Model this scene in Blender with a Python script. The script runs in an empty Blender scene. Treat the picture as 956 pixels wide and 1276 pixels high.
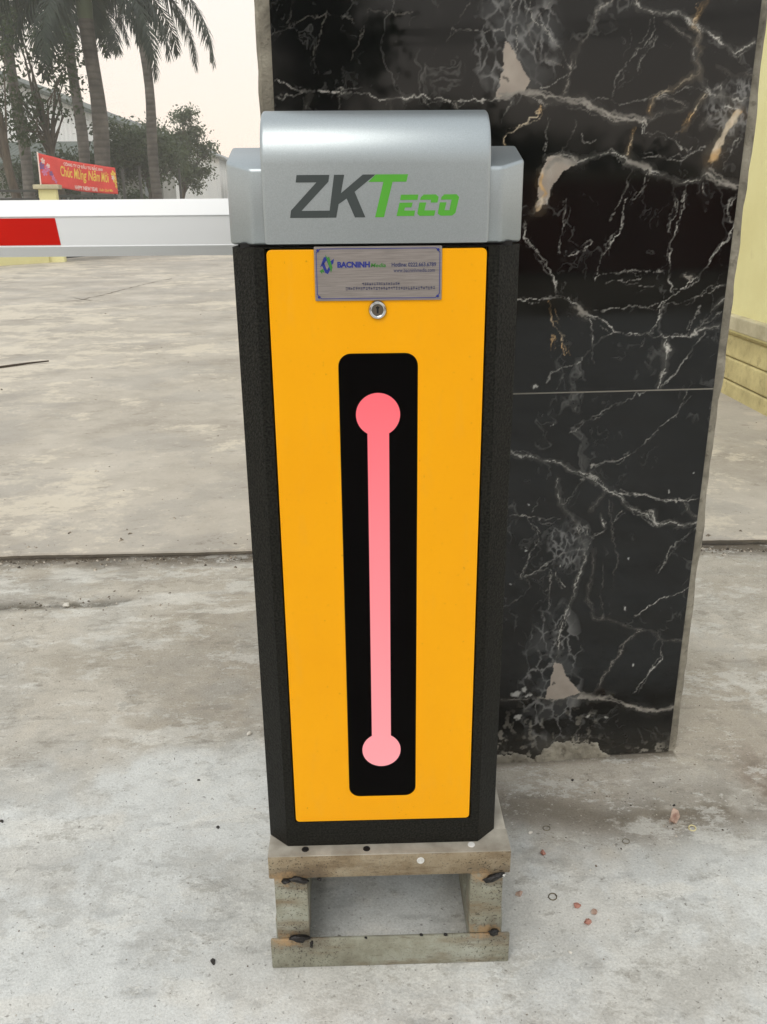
import bpy, bmesh, math, random
import numpy as np
from mathutils import Vector, Matrix

R = math.radians
scene = bpy.context.scene
col = scene.collection

# ------------------------------------------------------------------ camera
cam_data = bpy.data.cameras.new("camera")
cam = bpy.data.objects.new("camera", cam_data)
col.objects.link(cam)
cam_data.sensor_fit = 'VERTICAL'
cam_data.sensor_height = 32.0
cam_data.lens = 1069.53 / 1276.0 * 32.0
cam_data.clip_start = 0.05
cam_data.clip_end = 600.0
_rt = Vector((0.9995852, -0.02765732, -0.00803075))
_up = Vector((0.0169722, 0.34042738, 0.94011762))
_fw = Vector((0.02326725, 0.93986396, -0.34075558))
cam.matrix_world = Matrix(((_rt.x, _up.x, -_fw.x, -0.02188),
                           (_rt.y, _up.y, -_fw.y, -1.09581),
                           (_rt.z, _up.z, -_fw.z, 1.18095),
                           (0, 0, 0, 1)))
scene.camera = cam

# ------------------------------------------------------------------ sky, sun, exposure
SUN_EL, SUN_AZ = R(52), R(205)          # hazy sun behind the photographer's left shoulder
world = bpy.data.worlds.new("World")
scene.world = world
world.use_nodes = True
wn, wl = world.node_tree.nodes, world.node_tree.links
wn.clear()
w_out = wn.new('ShaderNodeOutputWorld')
w_bg = wn.new('ShaderNodeBackground')
w_bg.inputs['Strength'].default_value = 0.1
w_sky = wn.new('ShaderNodeTexSky')
w_sky.sky_type = 'NISHITA'
w_sky.sun_disc = False
w_sky.sun_elevation = SUN_EL
w_sky.sun_rotation = SUN_AZ
w_sky.air_density = 1.0
w_sky.dust_density = 6.0
w_sky.ozone_density = 1.0
# smog: an even pale layer over the clear sky, warmer towards the horizon all the way round
w_tc = wn.new('ShaderNodeTexCoord')
w_sep = wn.new('ShaderNodeSeparateXYZ')
wl.new(w_tc.outputs['Generated'], w_sep.inputs[0])
w_ramp = wn.new('ShaderNodeValToRGB')
w_ramp.color_ramp.elements[0].position = 0.0
w_ramp.color_ramp.elements[0].color = (1.02, 0.87, 0.72, 1)
w_ramp.color_ramp.elements[1].position = 0.5
w_ramp.color_ramp.elements[1].color = (0.84, 0.87, 0.89, 1)
_e = w_ramp.color_ramp.elements.new(0.22)
_e.color = (0.95, 0.895, 0.825, 1)
wl.new(w_sep.outputs['Z'], w_ramp.inputs[0])
w_mul = wn.new('ShaderNodeVectorMath')
w_mul.operation = 'SCALE'
w_mul.inputs['Scale'].default_value = 12.5
wl.new(w_ramp.outputs[0], w_mul.inputs[0])
w_mix = wn.new('ShaderNodeMix')
w_mix.data_type = 'RGBA'
w_mix.inputs[0].default_value = 0.88
wl.new(w_sky.outputs[0], w_mix.inputs[6])
wl.new(w_mul.outputs[0], w_mix.inputs[7])
wl.new(w_mix.outputs[2], w_bg.inputs['Color'])
wl.new(w_bg.outputs[0], w_out.inputs['Surface'])

sun_d = bpy.data.lights.new("sun", 'SUN')
sun_d.energy = 1.3
sun_d.angle = R(35)
sun_d.color = (1.0, 0.95, 0.88)
sun = bpy.data.objects.new("sun", sun_d)
col.objects.link(sun)
# sun_rotation is measured clockwise from +Y seen from above
_sd = Vector((math.sin(SUN_AZ) * math.cos(SUN_EL), math.cos(SUN_AZ) * math.cos(SUN_EL), math.sin(SUN_EL)))
sun.rotation_euler = (-_sd).to_track_quat('-Z', 'Y').to_euler()
sun.location = (-6, -12, 15)

vs = scene.view_settings
vs.view_transform = 'Standard'
vs.look = 'None'
vs.gamma = 1.0
vs.use_curve_mapping = False
vs.exposure = 0.0
scene.render.engine = 'CYCLES'
scene.cycles.use_denoising = True
scene.cycles.max_bounces = 8
scene.cycles.transparent_max_bounces = 8
scene.cycles.volume_bounces = 2
scene.cycles.caustics_reflective = False
scene.cycles.caustics_refractive = False

# ------------------------------------------------------------------ helpers
def lin(r, g, b):
    f = lambda c: (c / 255 / 12.92) if c <= 10 else ((c / 255 + 0.055) / 1.055) ** 2.4
    return (f(r), f(g), f(b), 1.0)

class Mat:
    """Small node builder round one Principled BSDF."""
    def __init__(self, name, color=(0.5, 0.5, 0.5, 1), rough=0.6, metal=0.0, spec=0.5):
        self.m = bpy.data.materials.new(name)
        self.m.use_nodes = True
        self.n, self.l = self.m.node_tree.nodes, self.m.node_tree.links
        self.p = self.n['Principled BSDF']
        self.p.inputs['Base Color'].default_value = color
        self.p.inputs['Roughness'].default_value = rough
        self.p.inputs['Metallic'].default_value = metal
        self.p.inputs['Specular IOR Level'].default_value = spec
        self.tc = self.n.new('ShaderNodeTexCoord')
        self.c = None
    def noise(self, scale, detail=4, rough=0.55, dist=0.0, stretch=None, coord='Object'):
        t = self.n.new('ShaderNodeTexNoise')
        t.inputs['Scale'].default_value = scale
        t.inputs['Detail'].default_value = detail
        t.inputs['Roughness'].default_value = rough
        t.inputs['Distortion'].default_value = dist
        src = self.tc.outputs[coord]
        if stretch:
            mp = self.n.new('ShaderNodeMapping')
            mp.inputs['Scale'].default_value = stretch
            self.l.new(src, mp.inputs[0])
            src = mp.outputs[0]
        self.l.new(src, t.inputs['Vector'])
        return t.outputs['Fac']
    def voronoi(self, scale, feature='F1', coord='Object'):
        t = self.n.new('ShaderNodeTexVoronoi')
        t.feature = feature
        t.inputs['Scale'].default_value = scale
        self.l.new(self.tc.outputs[coord], t.inputs['Vector'])
        return t.outputs['Distance']
    def ramp(self, fac, stops, interp='LINEAR'):
        r = self.n.new('ShaderNodeValToRGB')
        r.color_ramp.interpolation = interp
        el = r.color_ramp.elements
        while len(el) < len(stops):
            el.new(0.5)
        for e, (p, c) in zip(el, stops):
            e.position = p
            e.color = c if len(c) == 4 else (*c, 1)
        self.l.new(fac, r.inputs[0])
        return r.outputs[0]
    def step(self, fac, a, b):
        return self.ramp(fac, [(a, (0, 0, 0, 1)), (b, (1, 1, 1, 1))])
    def attr(self, name):
        a = self.n.new('ShaderNodeAttribute')
        a.attribute_name = name
        return a.outputs['Color']
    def mix(self, fac, a, b, blend='MIX'):
        x = self.n.new('ShaderNodeMix')
        x.data_type = 'RGBA'
        x.blend_type = blend
        for i, v in ((0, fac), (6, a), (7, b)):
            if isinstance(v, (int, float)):
                x.inputs[i].default_value = v
            elif isinstance(v, tuple):
                x.inputs[i].default_value = v
            else:
                self.l.new(v, x.inputs[i])
        return x.outputs[2]
    def math(self, op, a, b=0.0):
        x = self.n.new('ShaderNodeMath')
        x.operation = op
        for i, v in enumerate((a, b)):
            if isinstance(v, (int, float)):
                x.inputs[i].default_value = v
            else:
                self.l.new(v, x.inputs[i])
        return x.outputs[0]
    def color(self, c):
        self.l.new(c, self.p.inputs['Base Color'])
        return self
    def set(self, name, c):
        self.l.new(c, self.p.inputs[name])
        return self
    def bump(self, h, strength=0.3, dist=0.01):
        b = self.n.new('ShaderNodeBump')
        b.inputs['Strength'].default_value = strength
        b.inputs['Distance'].default_value = dist
        self.l.new(h, b.inputs['Height'])
        if self.c is not None:
            self.l.new(self.c, b.inputs['Normal'])
        self.c = b.outputs[0]
        self.l.new(self.c, self.p.inputs['Normal'])
        return self

def put(o, parent=None, label=None, cat=None, group=None, kind=None):
    col.objects.link(o)
    if parent is not None:
        o.parent = parent
    if label: o['label'] = label
    if cat: o['category'] = cat
    if group: o['group'] = group
    if kind: o['kind'] = kind
    return o

def empty(name, loc=(0, 0, 0), rz=0.0, label=None, cat=None, group=None, kind=None):
    o = bpy.data.objects.new(name, None)
    o.empty_display_size = 0.1
    o.location = loc
    o.rotation_euler = (0, 0, rz)
    return put(o, None, label, cat, group, kind)

def finish(name, bm, mat, parent=None, smooth=None, **kw):
    me = bpy.data.meshes.new(name)
    bmesh.ops.recalc_face_normals(bm, faces=bm.faces[:])
    bm.to_mesh(me)
    bm.free()
    me.materials.append(mat.m if isinstance(mat, Mat) else mat)
    if smooth is not None:
        me.polygons.foreach_set('use_smooth', [True] * len(me.polygons))
        try:
            me.set_sharp_from_angle(angle=R(smooth))
        except Exception:
            pass
    return put(bpy.data.objects.new(name, me), parent, **kw)

def raw(name, verts, faces, mat, parent=None, smooth=False, **kw):
    me = bpy.data.meshes.new(name)
    me.from_pydata(verts, [], faces)
    me.materials.append(mat.m if isinstance(mat, Mat) else mat)
    if smooth:
        me.polygons.foreach_set('use_smooth', [True] * len(me.polygons))
    me.update()
    return put(bpy.data.objects.new(name, me), parent, **kw)

def box(bm, x0, x1, y0, y1, z0, z1, bevel=0.0, seg=2):
    v = [bm.verts.new((x, y, z)) for z in (z0, z1) for x, y in ((x0, y0), (x1, y0), (x1, y1), (x0, y1))]
    fs = [bm.faces.new([v[i] for i in f]) for f in
          ((3, 2, 1, 0), (4, 5, 6, 7), (0, 1, 5, 4), (1, 2, 6, 5), (2, 3, 7, 6), (3, 0, 4, 7))]
    if bevel > 0:
        es = list({e for f in fs for e in f.edges})
        bmesh.ops.bevel(bm, geom=es, offset=bevel, segments=seg, profile=0.5, affect='EDGES', clamp_overlap=True)
    return bm

def new_box(*a, **k):
    return box(bmesh.new(), *a, **k)

def prism(bm, poly, axis, a, b, bevel=0.0, seg=2, which='all'):
    """Extrude a closed 2-D outline along an axis: 'z' (x,y), 'y' (x,z), 'x' (y,z)."""
    def P(p, t):
        return {'z': (p[0], p[1], t), 'y': (p[0], t, p[1]), 'x': (t, p[0], p[1])}[axis]
    A = [bm.verts.new(P(p, a)) for p in poly]
    B = [bm.verts.new(P(p, b)) for p in poly]
    n = len(poly)
    fs = [bm.faces.new(A), bm.faces.new(B[::-1])]
    side = []
    for i in range(n):
        f = bm.faces.new((A[i], B[i], B[(i + 1) % n], A[(i + 1) % n]))
        fs.append(f)
        side.append(f)
    bmesh.ops.recalc_face_normals(bm, faces=fs)
    if bevel > 0:
        if which == 'caps':
            es = list(set(fs[0].edges[:]) | set(fs[1].edges[:]))
        else:
            es = list({e for f in fs for e in f.edges})
        bmesh.ops.bevel(bm, geom=es, offset=bevel, segments=seg, profile=0.5, affect='EDGES', clamp_overlap=True)
    return bm

def tube(bm, pts, radii, n=8, cap=True):
    pts = [Vector(p) for p in pts]
    if isinstance(radii, (int, float)):
        radii = [radii] * len(pts)
    rings = []
    a = None
    for i, p in enumerate(pts):
        d = (pts[min(i + 1, len(pts) - 1)] - pts[max(i - 1, 0)]).normalized()
        if a is None:
            a = d.cross(Vector((0, 0, 1)) if abs(d.z) < 0.9 else Vector((1, 0, 0)))
        else:
            a = a - d * a.dot(d)
        a.normalize()
        b = d.cross(a).normalized()
        rings.append([bm.verts.new(p + (a * math.cos(t) + b * math.sin(t)) * radii[i])
                      for t in [2 * math.pi * k / n for k in range(n)]])
    for r0, r1 in zip(rings, rings[1:]):
        for k in range(n):
            bm.faces.new((r0[k], r0[(k + 1) % n], r1[(k + 1) % n], r1[k]))
    if cap:
        bm.faces.new(rings[0][::-1])
        bm.faces.new(rings[-1])
    return bm

def lathe_y(bm, cx, cz, prof, n=32):
    """Turn a profile [(radius, y), ...] about the y axis at (cx, cz)."""
    rings = []
    for r, y in prof:
        if r < 1e-6:
            rings.append([bm.verts.new((cx, y, cz))])
        else:
            rings.append([bm.verts.new((cx + r * math.cos(2 * math.pi * k / n), y, cz + r * math.sin(2 * math.pi * k / n))) for k in range(n)])
    for a, b in zip(rings, rings[1:]):
        for k in range(n):
            q = []
            for v in (a[k % len(a)], a[(k + 1) % len(a)], b[(k + 1) % len(b)], b[k % len(b)]):
                if v not in q:
                    q.append(v)
            if len(q) > 2:
                bm.faces.new(q)
    return bm

def rounded(x0, x1, z0, z1, r, seg=6):
    pts = []
    for cx, cz, a0 in ((x1 - r, z1 - r, 0), (x0 + r, z1 - r, 90), (x0 + r, z0 + r, 180), (x1 - r, z0 + r, 270)):
        for k in range(seg + 1):
            a = R(a0 + 90 * k / seg)
            pts.append((cx + r * math.cos(a), cz + r * math.sin(a)))
    return pts

def text_mesh(body, size=1.0, shear=0.0, offset=0.0, extrude=0.0, spacing=1.0):
    c = bpy.data.curves.new('t', 'FONT')
    c.body = body
    c.size = size
    c.shear = shear
    c.offset = offset
    c.extrude = extrude
    c.space_character = spacing
    c.resolution_u = 3
    o = bpy.data.objects.new('t', c)
    col.objects.link(o)
    bpy.context.view_layer.update()
    me = bpy.data.meshes.new_from_object(o.evaluated_get(bpy.context.evaluated_depsgraph_get()))
    bpy.data.objects.remove(o)
    bpy.data.curves.remove(c)
    me.materials.clear()
    return me

def fit_text(name, body, place, u0, u1, v0, v1, mat, parent, shear=0.0, offset=0.0, squeeze=True):
    """Text mesh fitted to the rectangle (u0..u1, v0..v1); place(u, v) -> point."""
    me = text_mesh(body, 1.0, shear, offset)
    n = len(me.vertices)
    co = np.empty(n * 3, 'f')
    me.vertices.foreach_get('co', co)
    co = co.reshape(-1, 3)
    lo, hi = co.min(0), co.max(0)
    out = np.empty_like(co)
    for i in range(n):
        u = u0 + (co[i, 0] - lo[0]) / (hi[0] - lo[0]) * (u1 - u0)
        v = v0 + (co[i, 1] - lo[1]) / (hi[1] - lo[1]) * (v1 - v0)
        out[i] = place(u, v)
    me.vertices.foreach_set('co', out.ravel())
    me.materials.append(mat.m)
    me.update()
    return put(bpy.data.objects.new(name, me), parent)

# value noise in numpy
_rng = np.random.default_rng(7)
_tab = _rng.random((256, 256)).astype('f')
def vnoise(x, y):
    xi, yi = np.floor(x).astype(int), np.floor(y).astype(int)
    fx, fy = x - xi, y - yi
    fx, fy = fx * fx * (3 - 2 * fx), fy * fy * (3 - 2 * fy)
    a = _tab[xi & 255, yi & 255]; b = _tab[(xi + 1) & 255, yi & 255]
    c = _tab[xi & 255, (yi + 1) & 255]; d = _tab[(xi + 1) & 255, (yi + 1) & 255]
    return (a * (1 - fx) + b * fx) * (1 - fy) + (c * (1 - fx) + d * fx) * fy
def fbm(x, y, s, octv=5, seed=0, gain=0.5):
    t, amp, tot = 0, 1.0, 0.0
    for k in range(octv):
        t = t + amp * vnoise(x * s + 17.3 * k + seed * 31.7, y * s + 9.1 * k + seed * 57.1)
        tot += amp
        amp *= gain
        s *= 2.03
    return t / tot
def sstep(a, b, x):
    t = np.clip((x - a) / (b - a), 0, 1)
    return t * t * (3 - 2 * t)

def grid_object(name, xs, ys, zfun, cfun, mat, parent=None, vertical=False, **kw):
    """A sheet of quads over xs x ys with a height and a colour per vertex."""
    X, Y = np.meshgrid(np.array(xs, 'f'), np.array(ys, 'f'))
    Z = zfun(X, Y)
    nx, ny = X.shape[1], X.shape[0]
    co = np.stack([X, Z, Y] if vertical else [X, Y, Z], -1).reshape(-1, 3).astype('f')
    idx = np.arange(nx * ny).reshape(ny, nx)
    q = np.stack([idx[:-1, :-1], idx[:-1, 1:], idx[1:, 1:], idx[1:, :-1]], -1).reshape(-1, 4)
    me = bpy.data.meshes.new(name)
    me.vertices.add(len(co)); me.vertices.foreach_set('co', co.ravel())
    me.loops.add(q.size); me.loops.foreach_set('vertex_index', q.ravel().astype('i'))
    me.polygons.add(len(q))
    me.polygons.foreach_set('loop_start', np.arange(0, q.size, 4, dtype='i'))
    me.polygons.foreach_set('loop_total', np.full(len(q), 4, 'i'))
    me.update()
    me.polygons.foreach_set('use_smooth', np.ones(len(q), bool))
    if cfun is not None:
        c = np.ones((len(co), 4), 'f')
        c[:, :3] = cfun(X, Y).reshape(-1, 3)
        at = me.attributes.new('col', 'FLOAT_COLOR', 'POINT')
        at.data.foreach_set('color', c.ravel())
    me.materials.append(mat.m)
    me.validate()
    return put(bpy.data.objects.new(name, me), parent, **kw)

# ------------------------------------------------------------------ ground
L3 = lambda *c: np.array(lin(*c)[:3])
m_apron = Mat('apron_concrete', rough=0.85, spec=0.3)
_c = m_apron.attr('col')
def _layer(c, scale, rough, lo, hi, amt, colr, stretch=None, detail=13):
    return m_apron.mix(m_apron.math('MULTIPLY', m_apron.step(m_apron.noise(scale, detail, rough, stretch=stretch), lo, hi), amt), c, colr)
_c = _layer(_c, 3.1, 0.78, 0.52, 0.56, 0.30, lin(150, 147, 139), (1, 1.2, 1))          # ragged worn areas
_c = _layer(_c, 4.3, 0.80, 0.535, 0.565, 0.42, lin(214, 214, 208), (0.8, 1.3, 1.7))     # chalky cement wash
_c = _layer(_c, 8.7, 0.80, 0.56, 0.59, 0.34, lin(126, 120, 108), (0.8, 1.2, 2.3))       # dirt in the hollows
_c = _layer(_c, 17, 0.80, 0.57, 0.60, 0.32, lin(214, 212, 203), (0.7, 1.3, 3.1))
_c = _layer(_c, 36, 0.78, 0.58, 0.62, 0.34, lin(112, 107, 97), (0.8, 1.2, 1))
_c = _layer(_c, 70, 0.70, 0.60, 0.66, 0.40, lin(226, 225, 218), None, 8)
_c = _layer(_c, 110, 0.60, 0.64, 0.68, 0.55, lin(84, 79, 70), None, 4)
_c = m_apron.mix(0.6, _c, m_apron.ramp(m_apron.noise(240, 4, 0.7), [(0.3, (0.66, 0.655, 0.64)), (0.6, (1.06, 1.06, 1.06))]), 'MULTIPLY')
m_apron.color(_c)
m_apron.bump(m_apron.noise(20, 12, 0.75), 0.35, 0.008)
m_apron.bump(m_apron.noise(170, 3, 0.6), 0.35, 0.003)

def apron_h(X, Y):
    h = (fbm(X, Y, 3.0, 5, 3) - 0.5) * 0.006
    near = np.exp(-(((X - 0.0) / 0.30) ** 2 + ((Y - 0.12) / 0.25) ** 2) ** 2)
    h = h * (1 - near) - 0.001 * near
    # the shallow broken strip left of the cabinet, by the road edge
    d = np.exp(-(((Y - 1.365 - 0.05 * (X + 1.1)) / 0.035) ** 2)) * sstep(-0.62, -0.85, X)
    return h - 0.012 * d * (0.4 + fbm(X, Y, 14, 3, 8))

def apron_c(X, Y):
    wx = X + 0.12 * (fbm(X, Y, 5, 4, 1) - 0.5); wy = Y + 0.12 * (fbm(X, Y, 5, 4, 2) - 0.5)
    n1 = fbm(wx, wy, 2.3, 6, 4); n2 = fbm(wx, wy, 7.0, 6, 5, 0.62); n3 = fbm(X, Y, 38.0, 4, 6, 0.6)
    base = L3(168, 161, 148); pale = L3(205, 207, 204); mid = L3(190, 184, 172)
    C = base + (mid - base) * sstep(0.35, 0.65, n1)[..., None]
    # newer pale cement wash round the stand
    yb = np.interp(X, [-3, -1.4, -0.8, -0.25, 0.05, 0.2, 0.5, 1.2, 3], [0.0, 0.18, 0.42, 0.80, 0.55, 0.26, 0.22, 0.20, 0.1])
    pm = sstep(-0.16, 0.16, yb - Y + 0.75 * (n1 - 0.5) + 0.35 * (n2 - 0.5))
    pm = pm * (0.62 + 0.38 * sstep(0.38, 0.62, n2))
    C = C + (pale - C) * pm[..., None]
    # trowel blotches, greyer
    b = sstep(0.52, 0.68, fbm(wx, wy, 4.1, 6, 9, 0.6)) * 0.30
    C = C + (L3(166, 167, 164) - C) * b[..., None]
    # cement dust smears
    sm = sstep(0.60, 0.74, fbm(wx * 0.8 + wy * 0.5, wy * 2.4, 5.0, 5, 11, 0.6)) * 0.55
    C = C + (L3(214, 212, 204) - C) * sm[..., None]
    # earthy band in front of the column
    e = np.exp(-((Y - 0.335 - 0.03 * np.sin(X * 9)) / 0.075) ** 2) * sstep(0.14, 0.26, X) * sstep(1.5, 0.7, X)
    e = e * sstep(0.30, 0.62, n2 + 0.12)
    C = C + (L3(98, 88, 72) - C) * (0.82 * np.clip(e, 0, 1))[..., None]
    e2 = np.exp(-(((X - 0.86) / 0.07) ** 2 + ((Y - 0.40) / 0.12) ** 2)) * sstep(0.35, 0.6, n2 + 0.1)
    C = C + (L3(92, 66, 52) - C) * (0.85 * e2)[..., None]
    # dirt line along the foot of the column
    f = np.exp(-((Y - (0.508 + (X - 0.277) * 0.055)) / 0.018) ** 2) * ((X > -0.2) & (X < 0.675))
    C = C + (L3(92, 84, 70) - C) * (0.8 * f)[..., None]
    # soil washed against the road edge
    s = sstep(1.60, 1.72, Y + 0.10 * (n2 - 0.5)) * sstep(0.30, 0.55, n2 + 0.15)
    C = C + (L3(84, 74, 60) - C) * (0.85 * s)[..., None]
    # the broken strip
    d = np.exp(-(((Y - 1.365 - 0.05 * (X + 1.1)) / 0.03) ** 2)) * sstep(-0.62, -0.85, X) * sstep(0.35, 0.6, n2 + 0.15)
    C = C + (L3(82, 76, 64) - C) * (0.9 * d)[..., None]
    ch = np.exp(-(((Y - 1.42 - 0.10 * (X + 0.6)) / 0.012) ** 2)) * sstep(-0.78, -0.7, X) * sstep(-0.42, -0.5, X)
    C = C + (L3(205, 203, 196) - C) * (0.6 * ch)[..., None]
    # fine dark scuffs
    k = sstep(0.62, 0.72, fbm(X * 0.6 + Y * 0.3, Y * 2.2, 16, 5, 13, 0.65)) * 0.35
    C = C * (1 - k[..., None] * 0.5)
    return C * (0.88 + 0.24 * n3)[..., None]

def spaced(a, b, c, d, fine, coarse):
    return np.concatenate([np.linspace(a, b, max(2, int((b - a) / coarse)), endpoint=False),
                           np.linspace(b, c, int((c - b) / fine), endpoint=False),
                           np.linspace(c, d, max(2, int((d - c) / coarse)))])
grid_object('concrete_apron', spaced(-6, -1.45, 1.7, 6, 0.005, 0.12),
            spaced(-7, -0.3, 1.74, 1.752, 0.005, 0.15), apron_h, apron_c, m_apron, kind='structure')

m_road = Mat('road_concrete', rough=0.9, spec=0.25)
_big = m_road.noise(0.42, 5, 0.55)
_c = m_road.ramp(m_road.noise(1.3, 12, 0.72), [(0.34, lin(154, 147, 136)), (0.5, lin(175, 168, 156)), (0.66, lin(191, 184, 172))])
_p = m_road.math('ADD', m_road.noise(1.6, 14, 0.80, stretch=(0.8, 1, 1)), m_road.math('MULTIPLY', m_road.math('SUBTRACT', _big, 0.5), 0.55))
_c = m_road.mix(m_road.math('MULTIPLY', m_road.step(_p, 0.52, 0.565), 0.62), _c, lin(210, 201, 183))                        # dried pale mud
_q = m_road.math('SUBTRACT', m_road.noise(1.9, 13, 0.72, coord='Generated', stretch=(90, 25, 1)), m_road.math('MULTIPLY', m_road.math('SUBTRACT', _big, 0.5), 0.4))
_c = m_road.mix(m_road.math('MULTIPLY', m_road.step(_q, 0.53, 0.57), 0.40), _c, lin(156, 152, 145))                        # bare grey wear
_c = m_road.mix(m_road.math('MULTIPLY', m_road.step(m_road.noise(9, 12, 0.80, stretch=(0.7, 1.2, 1)), 0.58, 0.62), 0.40), _c, lin(118, 110, 100))
_c = m_road.mix(m_road.math('MULTIPLY', m_road.step(m_road.noise(40, 6, 0.7), 0.60, 0.68), 0.45), _c, lin(126, 118, 106))
_c = m_road.mix(m_road.math('MULTIPLY', m_road.step(m_road.noise(28, 6, 0.7), 0.62, 0.70), 0.5), _c, lin(222, 214, 198))
m_road.color(_c)
m_road.bump(m_road.noise(9, 9, 0.65), 0.25, 0.015)

# the road slab: a raised sheet with a chipped front edge
rs = random.Random(3)
ex = np.arange(-40, 40.01, 0.03)
ex = np.unique(np.concatenate([np.linspace(-58, -4, 30), np.arange(-4, 4, 0.02), np.linspace(4, 58, 30)]))
ey = 1.735 + 0.013 * ex + 0.022 * (fbm(ex, ex * 0, 3.0, 4, 21) - 0.5) + 0.006 * (fbm(ex, ex * 0, 22, 3, 22) - 0.5)
rv, rf = [], []
rows = [lambda x, y: (x, y + 0.030, -0.02), lambda x, y: (x, y + 0.006, 0.012), lambda x, y: (x, y - 0.001, 0.018), lambda x, y: (x, y + 0.004, 0.0235),
        lambda x, y: (x, y + 0.02, 0.025), lambda x, y: (x, 3.0, 0.025), lambda x, y: (x, 8.0, 0.025), lambda x, y: (x, 30.0, 0.025)]
for fn in rows:
    rv += [fn(x, y) for x, y in zip(ex.tolist(), ey.tolist())]
ne = len(ex)
for r_ in range(len(rows) - 1):
    for i in range(ne - 1):
        rf.append((r_ * ne + i, r_ * ne + i + 1, (r_ + 1) * ne + i + 1, (r_ + 1) * ne + i))
road = raw('road', rv, rf, m_road, kind='structure')
m_crack = Mat('dirt_filled_crack', lin(104, 96, 88), rough=0.95, spec=0.1)
m_crack.color(m_crack.ramp(m_crack.noise(9, 4), [(0.35, lin(92, 85, 77)), (0.6, lin(146, 139, 128))]))
def crack(pts, w, seed):
    rn = random.Random(seed)
    path = []
    for (xa, ya), (xb, yb) in zip(pts, pts[1:]):
        n_ = max(2, int(math.hypot(xb - xa, yb - ya) / 0.09))
        for k in range(n_):
            t = k / n_
            path.append((xa + (xb - xa) * t + rn.gauss(0, 0.012), ya + (yb - ya) * t + rn.gauss(0, 0.012)))
    vs_, fs_ = [], []
    for i, (x, y) in enumerate(path):
        a = path[max(i - 1, 0)]; b = path[min(i + 1, len(path) - 1)]
        dx, dy = b[0] - a[0], b[1] - a[1]
        l = math.hypot(dx, dy) or 1
        ww = w * rn.uniform(0.2, 1.0) * min(1, i / 3 + 0.1, (len(path) - 1 - i) / 3 + 0.1)
        vs_ += [(x - dy / l * ww, y + dx / l * ww, 0.029), (x + dy / l * ww, y - dx / l * ww, 0.029)]
        if i:
            k = 2 * i
            fs_.append((k - 2, k - 1, k + 1, k))
    raw('crack', vs_, fs_, m_crack, road)
crack([(-3.87, 9.86), (-3.58, 10.19), (-3.44, 10.98), (-3.34, 11.89), (-3.19, 12.81), (-3.02, 13.53)], 0.014, 1)
crack([(-3.86, 10.61), (-3.48, 10.18), (-3.16, 9.96)], 0.016, 2)
crack([(-4.4, 8.2), (-4.03, 8.75), (-3.95, 8.89)], 0.012, 3)
crack([(-1.91, 4.5), (-1.71, 4.34), (-1.54, 4.38)], 0.006, 4)
crack([(-1.39, 2.04), (-1.30, 2.05)], 0.002, 5)
crack([(-1.02, 2.02), (-0.93, 1.99)], 0.002, 6)

m_soil = Mat('yard_soil', rough=0.95, spec=0.2)
m_soil.color(m_soil.ramp(m_soil.noise(0.6, 6), [(0.35, lin(120, 112, 98)), (0.65, lin(158, 150, 134))]))
m_soil.bump(m_soil.noise(4, 6), 0.4, 0.05)
raw('ground', [(-59, -39, -0.035), (59, -39, -0.035), (59, 79, -0.035), (-59, 79, -0.035)], [(0, 1, 2, 3)], m_soil, kind='structure')

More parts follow.
